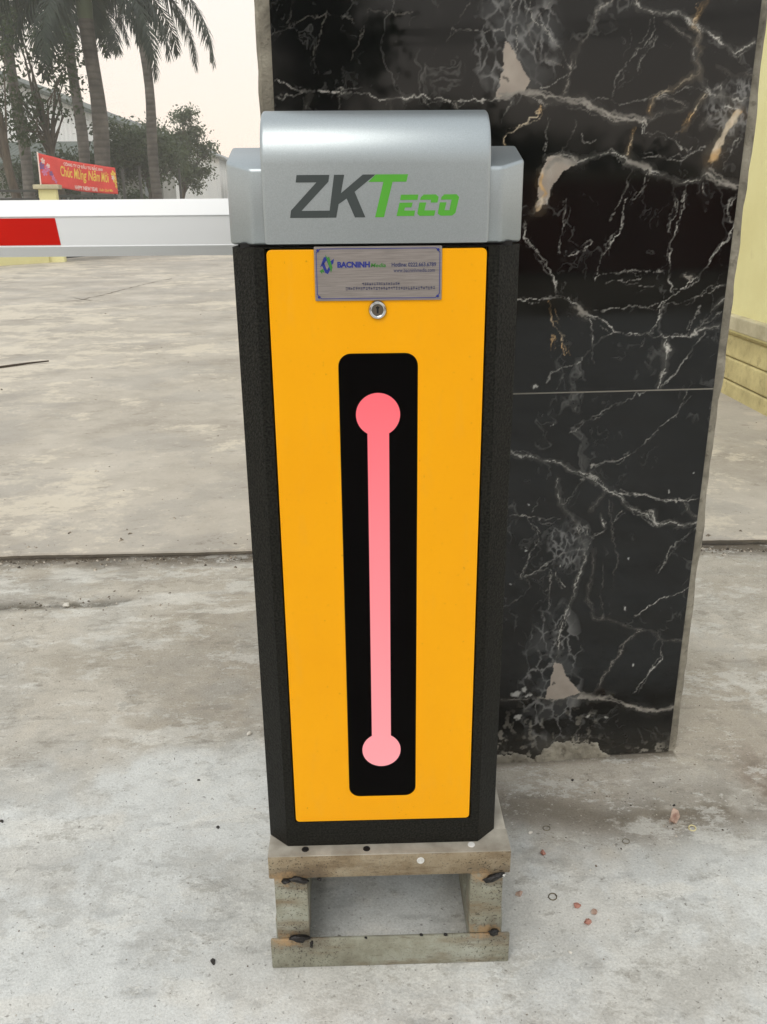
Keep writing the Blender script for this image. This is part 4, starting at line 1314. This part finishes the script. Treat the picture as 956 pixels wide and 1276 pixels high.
# ------------------------------------------------------------------ vegetation helpers
def leaf_mat(name, a, b, rough=0.6):
    m = Mat(name, rough=rough, spec=0.3)
    m.color(m.ramp(m.noise(2.2, 3), [(0.35, a), (0.65, b)]))
    tr = m.n.new('ShaderNodeBsdfTranslucent')
    tr.inputs['Color'].default_value = (b[0] * 1.3, b[1] * 1.4, b[2], 1)
    ms = m.n.new('ShaderNodeMixShader')
    ms.inputs[0].default_value = 0.25
    out = m.n['Material Output']
    m.l.new(m.p.outputs[0], ms.inputs[1])
    m.l.new(tr.outputs[0], ms.inputs[2])
    m.l.new(ms.outputs[0], out.inputs['Surface'])
    return m
m_leaf = leaf_mat('green_leaves', (0.018, 0.032, 0.014, 1), (0.048, 0.072, 0.028, 1))
m_leaf2 = leaf_mat('dusty_green_leaves', (0.045, 0.066, 0.036, 1), (0.105, 0.132, 0.076, 1))
m_frond = leaf_mat('palm_leaflets', (0.016, 0.027, 0.020, 1), (0.036, 0.052, 0.036, 1))
m_bark = Mat('grey_bark', rough=0.95)
m_bark.color(m_bark.ramp(m_bark.noise(6, 6, stretch=(2, 2, 0.5)), [(0.3, lin(60, 54, 46)), (0.7, lin(98, 90, 78))]))
m_bark.bump(m_bark.noise(14, 6, stretch=(2, 2, 0.4)), 0.6, 0.03)
m_ptrunk = Mat('ringed_palm_trunk', rough=0.9)
_w = m_ptrunk.n.new('ShaderNodeTexWave')
_w.bands_direction = 'Z'
_w.inputs['Scale'].default_value = 2.2
_w.inputs['Distortion'].default_value = 1.2
_w.inputs['Detail'].default_value = 3
m_ptrunk.l.new(m_ptrunk.tc.outputs['Object'], _w.inputs['Vector'])
_c = m_ptrunk.ramp(m_ptrunk.noise(3, 5), [(0.3, lin(70, 67, 62)), (0.7, lin(108, 104, 97))])
m_ptrunk.color(m_ptrunk.mix(0.35, _c, m_ptrunk.ramp(_w.outputs[1], [(0.1, (0.4,) * 3), (0.4, (1,) * 3)]), 'MULTIPLY'))
m_ptrunk.bump(_w.outputs[1], 0.4, 0.03)
m_shaft = Mat('green_crownshaft', lin(84, 96, 70), rough=0.6)

def palm(x, y, z_shaft, z_crown, r, fronds, seed, label, group='palms beyond the gate'):
    root = empty('palm_tree', (x, y, 0), 0, label, 'palm', group)
    rn = random.Random(seed)
    bm = bmesh.new()
    n = 14
    zs_ = [z_shaft * k / (n - 1) - 0.05 for k in range(n)]
    rad = [r * (1.25 if k == 0 else 1.06 - 0.22 * k / n + 0.05 * math.sin(k * 1.1)) for k in range(n)]
    tube(bm, [(0.04 * math.sin(k * 0.7 + seed), 0, z) for k, z in enumerate(zs_)], rad, 16)
    finish('trunk', bm, m_ptrunk, root, smooth=60)
    bm = bmesh.new()
    x_t = 0.04 * math.sin((n - 1) * 0.7 + seed)
    tube(bm, [(x_t, 0, z_shaft - 0.08), (x_t, 0, z_shaft + 0.25), (x_t, 0, z_crown - 0.2), (x_t, 0, z_crown)], [r * 0.86, r * 0.98, r * 0.7, r * 0.4], 14)
    finish('crownshaft', bm, m_shaft, root, smooth=60)
    for (az, e0, e1, L) in fronds:
        V, Fc = [], []
        N = 34
        p = Vector((x_t, 0, z_crown - 0.1))
        ax = Vector((math.cos(R(az)), math.sin(R(az)), 0))
        side = Vector((-ax.y, ax.x, 0))
        pts = []
        for k in range(N):
            t = k / (N - 1)
            el = R(e0 + (e1 - e0) * (t ** 0.85))
            d = ax * math.cos(el) + Vector((0, 0, 1)) * math.sin(el)
            pts.append((p.copy(), d.copy()))
            p = p + d * (L / (N - 1))
        # rachis
        for k in range(N - 1):
            w0 = 0.028 * (1 - k / N) + 0.006
            (a, da), (b, db) = pts[k], pts[k + 1]
            na = side.cross(da)
            i = len(V)
            V += [tuple(a + side * w0), tuple(a - side * w0), tuple(a + na * w0), tuple(b + side * w0), tuple(b - side * w0), tuple(b + na * w0)]
            Fc += [(i, i + 3, i + 5, i + 2), (i + 2, i + 5, i + 4, i + 1), (i + 1, i + 4, i + 3, i)]
        # leaflets: ranks on both sides, each hanging at its tip
        M = 92
        for k in range(M):
            t = 0.08 + 0.91 * k / M
            f = t * (N - 1)
            a, d = pts[int(f)]
            a = a + (pts[min(int(f) + 1, N - 1)][0] - a) * (f - int(f))
            ll = 0.62 * math.sin(math.pi * min(1, 0.18 + 0.80 * t)) ** 0.7 * rn.uniform(0.8, 1.1)
            na = side.cross(d)
            for s in (-1, 1):
                lift = rn.uniform(-0.25, 0.55)
                dr = (side * s * 0.85 + d * rn.uniform(0.35, 0.7) + na * lift).normalized()
                m1 = a + dr * ll * 0.5 + Vector((0, 0, -0.05))
                m2 = a + dr * ll * 0.88 + Vector((0, 0, -0.36 * ll - rn.uniform(0, 0.12)))
                wv = d.cross(dr).cross(dr).normalized() * 0.021
                i = len(V)
                V += [tuple(a - wv * 0.5), tuple(a + wv * 0.5), tuple(m1 + wv), tuple(m1 - wv), tuple(m2)]
                Fc += [(i, i + 1, i + 2, i + 3), (i + 3, i + 2, i + 4)]
        raw('frond', V, Fc, m_frond, root)
    return root

def tree(name, base, trunk_h, r, crown, n_clump, n_leaf, leaf, seed, mat, label, cat='tree', group=None, sig=0.2, limbs=9, lean=(0, 0)):
    """crown = list of (centre, radii); a trunk with forking limbs that end in leaf clumps."""
    root = empty(name, base, 0, label, cat, group)
    rn = random.Random(seed)
    B = Vector(base)
    cl = []
    for k in range(n_clump):
        c, rad = crown[k % len(crown)]
        while True:
            d = Vector((rn.uniform(-1, 1), rn.uniform(-1, 1), rn.uniform(-1, 1)))
            if 0.25 < d.length < 1: break
        cl.append(Vector((c[0] + d.x * rad[0], c[1] + d.y * rad[1], c[2] + d.z * rad[2])) - B)
    bm = bmesh.new()
    top = Vector((lean[0], lean[1], trunk_h))
    tp = [Vector((0, 0, -0.1)), Vector((lean[0] * 0.2 + 0.05, 0, trunk_h * 0.35)), Vector((lean[0] * 0.6 - 0.05, lean[1] * 0.5, trunk_h * 0.7)), top]
    tube(bm, tp, [r * 1.3, r, r * 0.85, r * 0.7], 10)
    finish('trunk', bm, m_bark, root, smooth=60)
    bm = bmesh.new()
    for k, c in enumerate(cl):
        if k >= limbs * 3: break
        s = tp[2].lerp(top, rn.random())
        m1 = s.lerp(c, 0.35) + Vector((rn.uniform(-.15, .15), rn.uniform(-.15, .15), rn.uniform(0, .2)))
        m2 = s.lerp(c, 0.7) + Vector((rn.uniform(-.15, .15), rn.uniform(-.15, .15), rn.uniform(-.05, .2)))
        rr_ = r * (0.5 if k < limbs else 0.28)
        tube(bm, [s, m1, m2, c], [rr_, rr_ * 0.7, rr_ * 0.45, rr_ * 0.15], 6)
    finish('limbs', bm, m_bark, root, smooth=60)
    V, Fc = [], []
    for k in range(n_leaf):
        c = cl[rn.randrange(len(cl))]
        p = c + Vector((rn.gauss(0, sig), rn.gauss(0, sig), rn.gauss(0, sig * 0.8)))
        d = Vector((rn.gauss(0, 1), rn.gauss(0, 1), rn.gauss(-0.35, 0.8))).normalized()
        w = d.cross(Vector((rn.gauss(0, 1), rn.gauss(0, 1), rn.gauss(0, 1)))).normalized()
        l = leaf * rn.uniform(0.65, 1.3)
        i = len(V)
        V += [tuple(p), tuple(p + d * l * 0.5 + w * l * 0.24), tuple(p + d * l), tuple(p + d * l * 0.5 - w * l * 0.24)]
        Fc.append((i, i + 1, i + 2, i + 3))
    raw('crown', V, Fc, mat, root)
    return root

# ------------------------------------------------------------------ far side of the yard
rf_ = random.Random(77)
def rand_fronds(n, seed, L=2.8):
    r_ = random.Random(seed)
    out = []
    for k in range(n):
        e0 = r_.uniform(-25, 70)
        out.append((k * 137.5 + r_.uniform(-15, 15), e0, -88 + max(0, e0) * 0.5, L * r_.uniform(0.85, 1.1)))
    return out
palm(-5.70, 25.0, 5.45, 7.0, 0.145, [(-6, 0, -96, 3.35), (6, -20, -95, 2.9), (175, -5, -60, 2.3), (195, 5, -70, 2.2), (150, 10, -60, 2.4), (120, 45, -20, 2.6), (60, 55, -15, 2.6), (-70, 60, 0, 2.6), (-120, 50, -10, 2.6), (30, 70, 10, 2.5)],
     1, 'slim palm standing apart nearest the open sky, right of the banner')
palm(-6.04, 21.0, 5.12, 6.25, 0.185, [(-5, 5, -92, 3.0), (20, -15, -95, 2.9), (-30, 0, -90, 3.1), (40, 20, -85, 3.2), (185, -5, -85, 2.6)] + rand_fronds(8, 2),
     2, 'thick pale trunked palm rising behind the red banner')
palm(-7.95, 26.0, 5.8, 7.2, 0.16, [(178, 0, -90, 3.2), (200, -10, -88, 3.0), (160, 10, -85, 3.3), (215, 15, -80, 3.2), (0, -20, -92, 2.4)] + rand_fronds(9, 3),
     3, 'dark slim palm just left of the thick pale palm')
palm(-10.0, 27.0, 6.4, 8.0, 0.17, [(-20, 5, -85, 3.2), (10, -10, -88, 3.2), (-50, 0, -88, 3.2), (190, 0, -80, 3)] + rand_fronds(10, 4, 3.2),
     4, 'palm at the top left corner showing only its drooping fronds')

tree('leafy_tree', (-7.45, 22.3, 0), 3.0, 0.10, [((-8.1, 22.4, 4.3), (1.1, 1.0, 1.3)), ((-7.3, 22.4, 4.2), (0.9, 0.9, 1.1)), ((-8.4, 22.2, 3.1), (0.7, 0.8, 0.6))],
     52, 2400, 0.125, 11, m_leaf, 'sparse crooked tree with open branches left of the thick palm', group='broadleaf trees beyond the gate', sig=0.22, limbs=8, lean=(-0.25, 0))
tree('leafy_tree', (-7.62, 19.6, 0), 2.7, 0.11, [((-8.2, 19.6, 3.9), (0.8, 0.9, 1.1)), ((-8.6, 20, 4.9), (1.2, 1.0, 0.9))], 44, 2600, 0.115, 12, m_leaf,
     'dark trunked tree at the left edge of the picture', group='broadleaf trees beyond the gate', sig=0.24, limbs=7, lean=(-0.15, 0))
tree('leafy_tree', (-9.4, 30.0, 0), 1.6, 0.12, [((-9.5, 30, 2.1), (1.4, 1.0, 0.7)), ((-8.0, 30, 2.7), (0.9, 1.0, 0.9)), ((-10.8, 30.5, 2.0), (1.2, 0.8, 0.6))], 90, 11000, 0.14, 13, m_leaf,
     'broad dense dark tree filling in behind the red banner', group='broadleaf trees beyond the gate', sig=0.26, limbs=9)
tree('leafy_tree', (-7.2, 31.0, 0), 1.8, 0.10, [((-7.4, 31, 3.2), (0.9, 0.9, 0.75)), ((-6.8, 31, 2.6), (0.8, 0.8, 0.7))], 54, 6000, 0.14, 14, m_leaf2,
     'leafy tree between the thick palm and the slim palm', group='broadleaf trees beyond the gate', sig=0.24, limbs=9)
tree('leafy_tree', (-6.85, 34.0, 0), 1.9, 0.09, [((-6.55, 34, 3.75), (0.75, 0.8, 0.7)), ((-5.95, 34, 3.2), (0.62, 0.7, 0.6)), ((-6.3, 34, 2.3), (0.65, 0.7, 0.6)), ((-7.0, 34, 3.0), (0.5, 0.6, 0.5))],
     40, 6500, 0.12, 15, m_leaf2, 'round crowned grey green tree right of the slim palm', group='broadleaf trees beyond the gate', sig=0.155, limbs=12, lean=(0.3, 0))
tree('shrub', (-6.75, 26.5, 0), 0.7, 0.04, [((-6.72, 26.5, 1.35), (0.32, 0.3, 0.25))], 16, 420, 0.13, 16, m_leaf, 'small leafy shrub at the foot of the slim palm', 'shrub', sig=0.1, limbs=5)

# warehouses
def metal_sheet(name, a, b):
    m = Mat(name, rough=0.6, spec=0.4)
    w = m.n.new('ShaderNodeTexWave')
    w.bands_direction = 'X'
    w.inputs['Scale'].default_value = 1.6
    m.l.new(m.tc.outputs['Object'], w.inputs['Vector'])
    m.color(m.ramp(m.noise(0.5, 5), [(0.3, a), (0.7, b)]))
    m.bump(w.outputs[1], 0.5, 0.05)
    return m
m_sheet = metal_sheet('white_metal_sheet', lin(222, 226, 226), lin(234, 236, 234))
m_sheet2 = metal_sheet('grey_metal_sheet', lin(140, 143, 140), lin(160, 162, 158))
m_roofd = metal_sheet('dark_green_roof_sheet', lin(66, 76, 70), lin(86, 94, 86))
m_roofl = metal_sheet('grey_roof_sheet', lin(120, 126, 128), lin(142, 146, 148))
m_pane = Mat('dull_glass', lin(70, 76, 80), rough=0.2)

def gable(name, xa, za, slope, half, y0, y1, wall_m, roof_m, label, extras=()):
    root = empty(name, (xa, (y0 + y1) / 2, 0), 0, label, 'warehouse')
    ze = za - slope * half
    bm = bmesh.new()
    prism(bm, [(xa - half, -0.03), (xa + half, -0.03), (xa + half, ze), (xa, za), (xa - half, ze)], 'y', y0, y1)
    finish('wall', bm, wall_m, root)
    for s in (-1, 1):
        bm = bmesh.new()
        prism(bm, [(xa, za + 0.03), (xa + s * (half + 0.35), ze - slope * 0.35 + 0.03), (xa + s * (half + 0.35), ze - slope * 0.35 + 0.19), (xa, za + 0.19)], 'y', y0 - 0.5, y1 + 0.3)
        finish('roof', bm, roof_m, root)
    for nm, b, mt in extras:
        finish(nm, new_box(*b), mt, root)
    reparent(root)
    return root
gable('warehouse', -20.0, 8.05, 0.385, 10.6, 42.0, 62.0, m_sheet, m_roofd, 'big pale warehouse with a dark edged roof behind the palms at left',
      [('window', (-17.0 + k * 2.4, -15.6 + k * 2.4, 41.95, 42.05, 2.3, 3.2), m_pane) for k in range(3)])
gable('warehouse', -15.5, 6.35, 0.395, 9.2, 64.0, 76.0, m_sheet, m_roofl, 'farther white warehouse with a sloping roof right of the slim palm',
      [('awning', (-11.2, -9.7, 62.9, 64.05, 2.36, 2.48), m_roofl), ('door', (-11.0, -9.9, 63.92, 64.02, 0.0, 2.3), m_roofl)])
shed = empty('lean_to_shed', (-12.0, 38, 0), 0, 'long low shed with a dark sloping roof in front of the warehouse', 'shed')
bm = bmesh.new()
prism(bm, [(35.0, 2.55), (39.0, 3.55), (39.0, 3.67), (35.0, 2.67)], 'x', -18.5, -7.7)
finish('roof', bm, m_roofd, shed)
finish('wall', new_box(-18.3, -7.9, 36.2, 38.8, -0.03, 2.75), m_sheet2, shed)
for k in range(5):
    finish('post', new_box(-18.0 + k * 2.4, -17.88 + k * 2.4, 35.2, 35.32, -0.03, 2.6), m_roofl, shed)
reparent(shed)

# gate, posts, low wall and rail along the far edge of the road
m_dark = Mat('dark_green_gate_paint', lin(44, 50, 46), rough=0.5)
m_rail = Mat('dark_rail_paint', lin(60, 62, 60), rough=0.5)
m_pole = Mat('grey_pole_paint', lin(120, 122, 118), rough=0.5, metal=0.3)
FA = math.atan2(0.77, 0.64)
PC = Vector((-6.40, 17.95, 0.0))
post = empty('gate_post', PC, FA - R(40), 'square yellow gate post with a projecting cap under the banner', 'post')
finish('shaft', new_box(-0.17, 0.17, -0.17, 0.17, -0.02, 1.46, bevel=0.01), m_yellow, post)
finish('cap', new_box(-0.25, 0.25, -0.25, 0.25, 1.46, 1.55, bevel=0.015), m_ycap, post)
lw = empty('low_wall', PC, FA, 'low yellow wall with dark rails running left from the gate post', 'wall')
finish('wall_face', new_box(-6.0, -0.24, -0.1, 0.1, -0.02, 0.95, bevel=0.01), m_yellow, lw)
finish('coping', new_box(-6.0, -0.24, -0.13, 0.13, 0.952, 1.02, bevel=0.01), m_ycap, lw)
for z in (1.24, 1.40):
    finish('rail', new_box(-6.0, -0.2, -0.025, 0.025, z, z + 0.05, bevel=0.005), m_rail, lw)
for k in range(5):
    finish('rail_post', new_box(-5.8 + 1.3 * k, -5.74 + 1.3 * k, -0.03, 0.03, 1.02, 1.24), m_rail, lw)
GA = math.atan2(20.2 - 17.95, -5.56 + 6.40)
gate = empty('metal_gate', PC, GA, 'dark metal bar gate below the red banner', 'gate')
finish('frame', new_box(0.22, 2.35, -0.02, 0.02, 1.30, 1.36, bevel=0.006), m_dark, gate)
finish('frame', new_box(0.22, 2.35, -0.02, 0.02, 0.08, 0.14, bevel=0.006), m_dark, gate)
finish('sheet', new_box(0.24, 2.33, -0.006, 0.006, 0.14, 1.18), m_dark, gate)
for k in range(15):
    finish('bar', new_box(0.24 + k * 0.147, 0.27 + k * 0.147, -0.016, 0.016, 0.14, 1.30), m_dark, gate)
for u_, (x, y, h, lb) in enumerate(((-5.45, 20.35, 1.9, 'thin dark pole at the right end of the banner'), (-5.33, 21.5, 2.0, 'thin grey pole between the banner and the slim palm'),
                                    (-4.95, 24.5, 2.05, 'thin grey pole just right of the slim palm'))):
    pole = empty('fence_pole', (x, y, 0), 0, lb, 'pole')
    bm = bmesh.new()
    tube(bm, [(0, 0, -0.03), (0, 0, h)], 0.035, 10)
    finish('shaft', bm, m_rail, pole, smooth=60)
    bm = bmesh.new()
    tube(bm, [(0, 0, h), (0, 0, h + 0.02)], 0.05, 10)
    finish('cap', bm, m_rail, pole, smooth=60)

# banner
m_ban = Mat('red_banner_cloth', lin(226, 70, 62), rough=0.7)
m_ban.color(m_ban.ramp(m_ban.noise(3, 4), [(0.3, lin(218, 58, 52)), (0.7, lin(232, 80, 70))]))
m_bw = Mat('banner_white_print', lin(240, 214, 206), rough=0.7)
m_by = Mat('banner_yellow_print', lin(240, 206, 84), rough=0.7)
m_bp = Mat('banner_pink_print', lin(214, 128, 170), rough=0.7)
m_bv = Mat('banner_violet_print', lin(120, 92, 150), rough=0.7)
BA, BB = Vector((-6.50, 17.86, 0)), Vector((-5.56, 20.2, 0))
bn = Vector((BB - BA).cross(Vector((0, 0, 1)))).normalized()
banner = empty('banner', (BA + BB) / 2 + Vector((0, 0, 1.45)), 0, 'red festive banner with yellow script lettering hung over the gate', 'banner')
def BP(u, v, off=0.006):
    b = 1.565 + (1.375 - 1.565) * u - 0.04 * math.sin(math.pi * u) ; t = 2.15 + (1.945 - 2.15) * u - 0.03 * math.sin(math.pi * u)
    p = BA.lerp(BB, u) + Vector((0, 0, b + (t - b) * v))
    wob = 0.025 * math.sin(u * 9 + v * 1.5) + 0.012 * math.sin(u * 23 - v * 3)
    return tuple(p + bn * (wob + off))
NU, NV = 48, 12
bv = [BP(i / NU, j / NV, 0.0) for j in range(NV + 1) for i in range(NU + 1)]
bf = [(j * (NU + 1) + i, j * (NU + 1) + i + 1, (j + 1) * (NU + 1) + i + 1, (j + 1) * (NU + 1) + i) for j in range(NV) for i in range(NU)]
cloth = raw('cloth', bv, bf, m_ban, banner, smooth=True)
sol = cloth.modifiers.new('thickness', 'SOLIDIFY')
sol.thickness = 0.004
sol.offset = 0
fit_text('lettering', 'CÔNG TY CP ĐẦU TƯ BẮC ANH', BP, 0.32, 0.80, 0.80, 0.96, m_bw, banner, offset=0.03)
fit_text('lettering', 'Chúc Mừng Năm Mới', BP, 0.26, 0.88, 0.30, 0.80, m_by, banner, shear=0.25, offset=0.012)
fit_text('lettering', 'HAPPY NEW YEAR', BP, 0.42, 0.71, 0.05, 0.19, m_bw, banner, offset=0.03)
fit_text('lettering', 'Xuân Quý Mão', BP, 0.73, 0.91, 0.05, 0.17, m_by, banner, shear=0.2, offset=0.01)
def blossom(u, v, r, mat, seed):
    bm = bmesh.new()
    rn = random.Random(seed)
    a0 = rn.uniform(0, 6)
    for k in range(5):
        a = a0 + k * 2 * math.pi / 5
        pts = [(0, 0)] + [(math.cos(a + t) * r * w, math.sin(a + t) * r * w) for t, w in ((-0.5, 0.7), (-0.25, 1.0), (0.25, 1.0), (0.5, 0.7))]
        bm.faces.new([bm.verts.new(BP(u + x * 0.24, v + z, 0.008)) for x, z in pts])
    finish('printed_blossom', bm, mat, banner)
for k, (u, v, r, mt) in enumerate(((0.05, 0.78, 0.10, m_bw), (0.03, 0.60, 0.13, m_bv), (0.085, 0.55, 0.11, m_bp), (0.05, 0.40, 0.12, m_bp), (0.12, 0.40, 0.10, m_bv), (0.14, 0.28, 0.10, m_bp),
                                  (0.17, 0.18, 0.08, m_bp), (0.10, 0.65, 0.08, m_bw), (0.955, 0.72, 0.16, m_by), (0.965, 0.5, 0.14, m_by), (0.94, 0.6, 0.10, m_bw), (0.975, 0.3, 0.09, m_by))):
    blossom(u, v, r, mt, 200 + k)
bm = bmesh.new()
tube(bm, [BP(0, -0.02, 0.0), BP(0, 1.03, 0.0)], 0.014, 8)
finish('hem_pole', bm, m_bw, banner, smooth=60)
reparent(banner)

# ------------------------------------------------------------------ behind the photographer: what the polished marble mirrors
m_rbrick = Mat('red_brown_wall_paint', rough=0.85)
m_rbrick.color(m_rbrick.ramp(m_rbrick.noise(1.2, 5), [(0.3, lin(110, 58, 46)), (0.7, lin(140, 78, 62))]))
rw = empty('site_wall', (2, -13.0, 0), 0, 'long red brown wall seen only as a dim band mirrored in the marble', 'wall')
finish('wall_face', new_box(-14, 18, -13.2, -13.0, -0.03, 1.5), m_rbrick, rw)
finish('coping', new_box(-14.05, 18.05, -13.25, -12.95, 1.5, 1.6), m_ycap, rw)
reparent(rw)
tree('leafy_tree', (4.0, -15.5, 0), 1.4, 0.14, [((3.4, -15.5, 1.9), (1.6, 1.0, 0.6)), ((6.2, -15.8, 1.6), (2.0, 1.0, 0.6))], 60, 4200, 0.28, 31, m_leaf,
     'dark tree mirrored dimly right of the hood in the marble', sig=0.36, limbs=7)
tree('leafy_tree', (0.8, -12.2, 0), 2.0, 0.12, [((0.9, -12.2, 3.2), (0.8, 0.7, 0.9)), ((0.5, -12.2, 4.1), (0.6, 0.6, 0.5))], 40, 2600, 0.22, 32, m_leaf,
     'rounded dark tree mirrored above the hood in the marble', sig=0.26, limbs=7)
palm(-1.75, -11.5, 3.2, 3.9, 0.14, rand_fronds(12, 9, 1.8), 9, 'palm mirrored as a dark tuft at the left of the marble', 'mirrored palms')
for k, (za, zb, yy) in enumerate(((4.35, 4.1, -13.5), (4.0, 4.7, -14.0), (3.6, 4.8, -14.5))):
    bm = bmesh.new()
    tube(bm, [(-9 + 22 * t, yy, za + (zb - za) * t - 0.5 * math.sin(math.pi * t)) for t in [i / 16 for i in range(17)]], 0.018, 6)
    finish('overhead_cable', bm, m_rail, None, smooth=60, label=('highest', 'middle', 'lowest')[k] + ' overhead cable mirrored as a thin dark line in the marble', cat='cable', group='overhead cables')
for x, lb in ((-9.0, 'left'), (13.0, 'right')):
    bm = bmesh.new()
    tube(bm, [(x, -14.0, -0.03), (x, -14.0, 5.4)], [0.13, 0.09], 10)
    box(bm, x - 0.05, x + 0.05, -14.7, -13.3, 4.85, 4.95)
    finish('cable_pole', bm, m_pole, None, smooth=30, label='concrete cable pole at the ' + lb + ' end of the overhead cables', cat='pole')

# ------------------------------------------------------------------ smoggy air
m_haze = bpy.data.materials.new('smog')
m_haze.use_nodes = True
hn, hl = m_haze.node_tree.nodes, m_haze.node_tree.links
hn.remove(hn['Principled BSDF'])
hv = hn.new('ShaderNodeVolumePrincipled')
hv.inputs['Color'].default_value = (0.99, 0.985, 0.97, 1)
hv.inputs['Density'].default_value = 0.0028
hl.new(hv.outputs[0], hn['Material Output'].inputs['Volume'])
finish('haze', new_box(-60, 60, -40, 80, -1.1, 11.8), m_haze, None, kind='stuff', label='thin pale smog hanging over the whole yard')
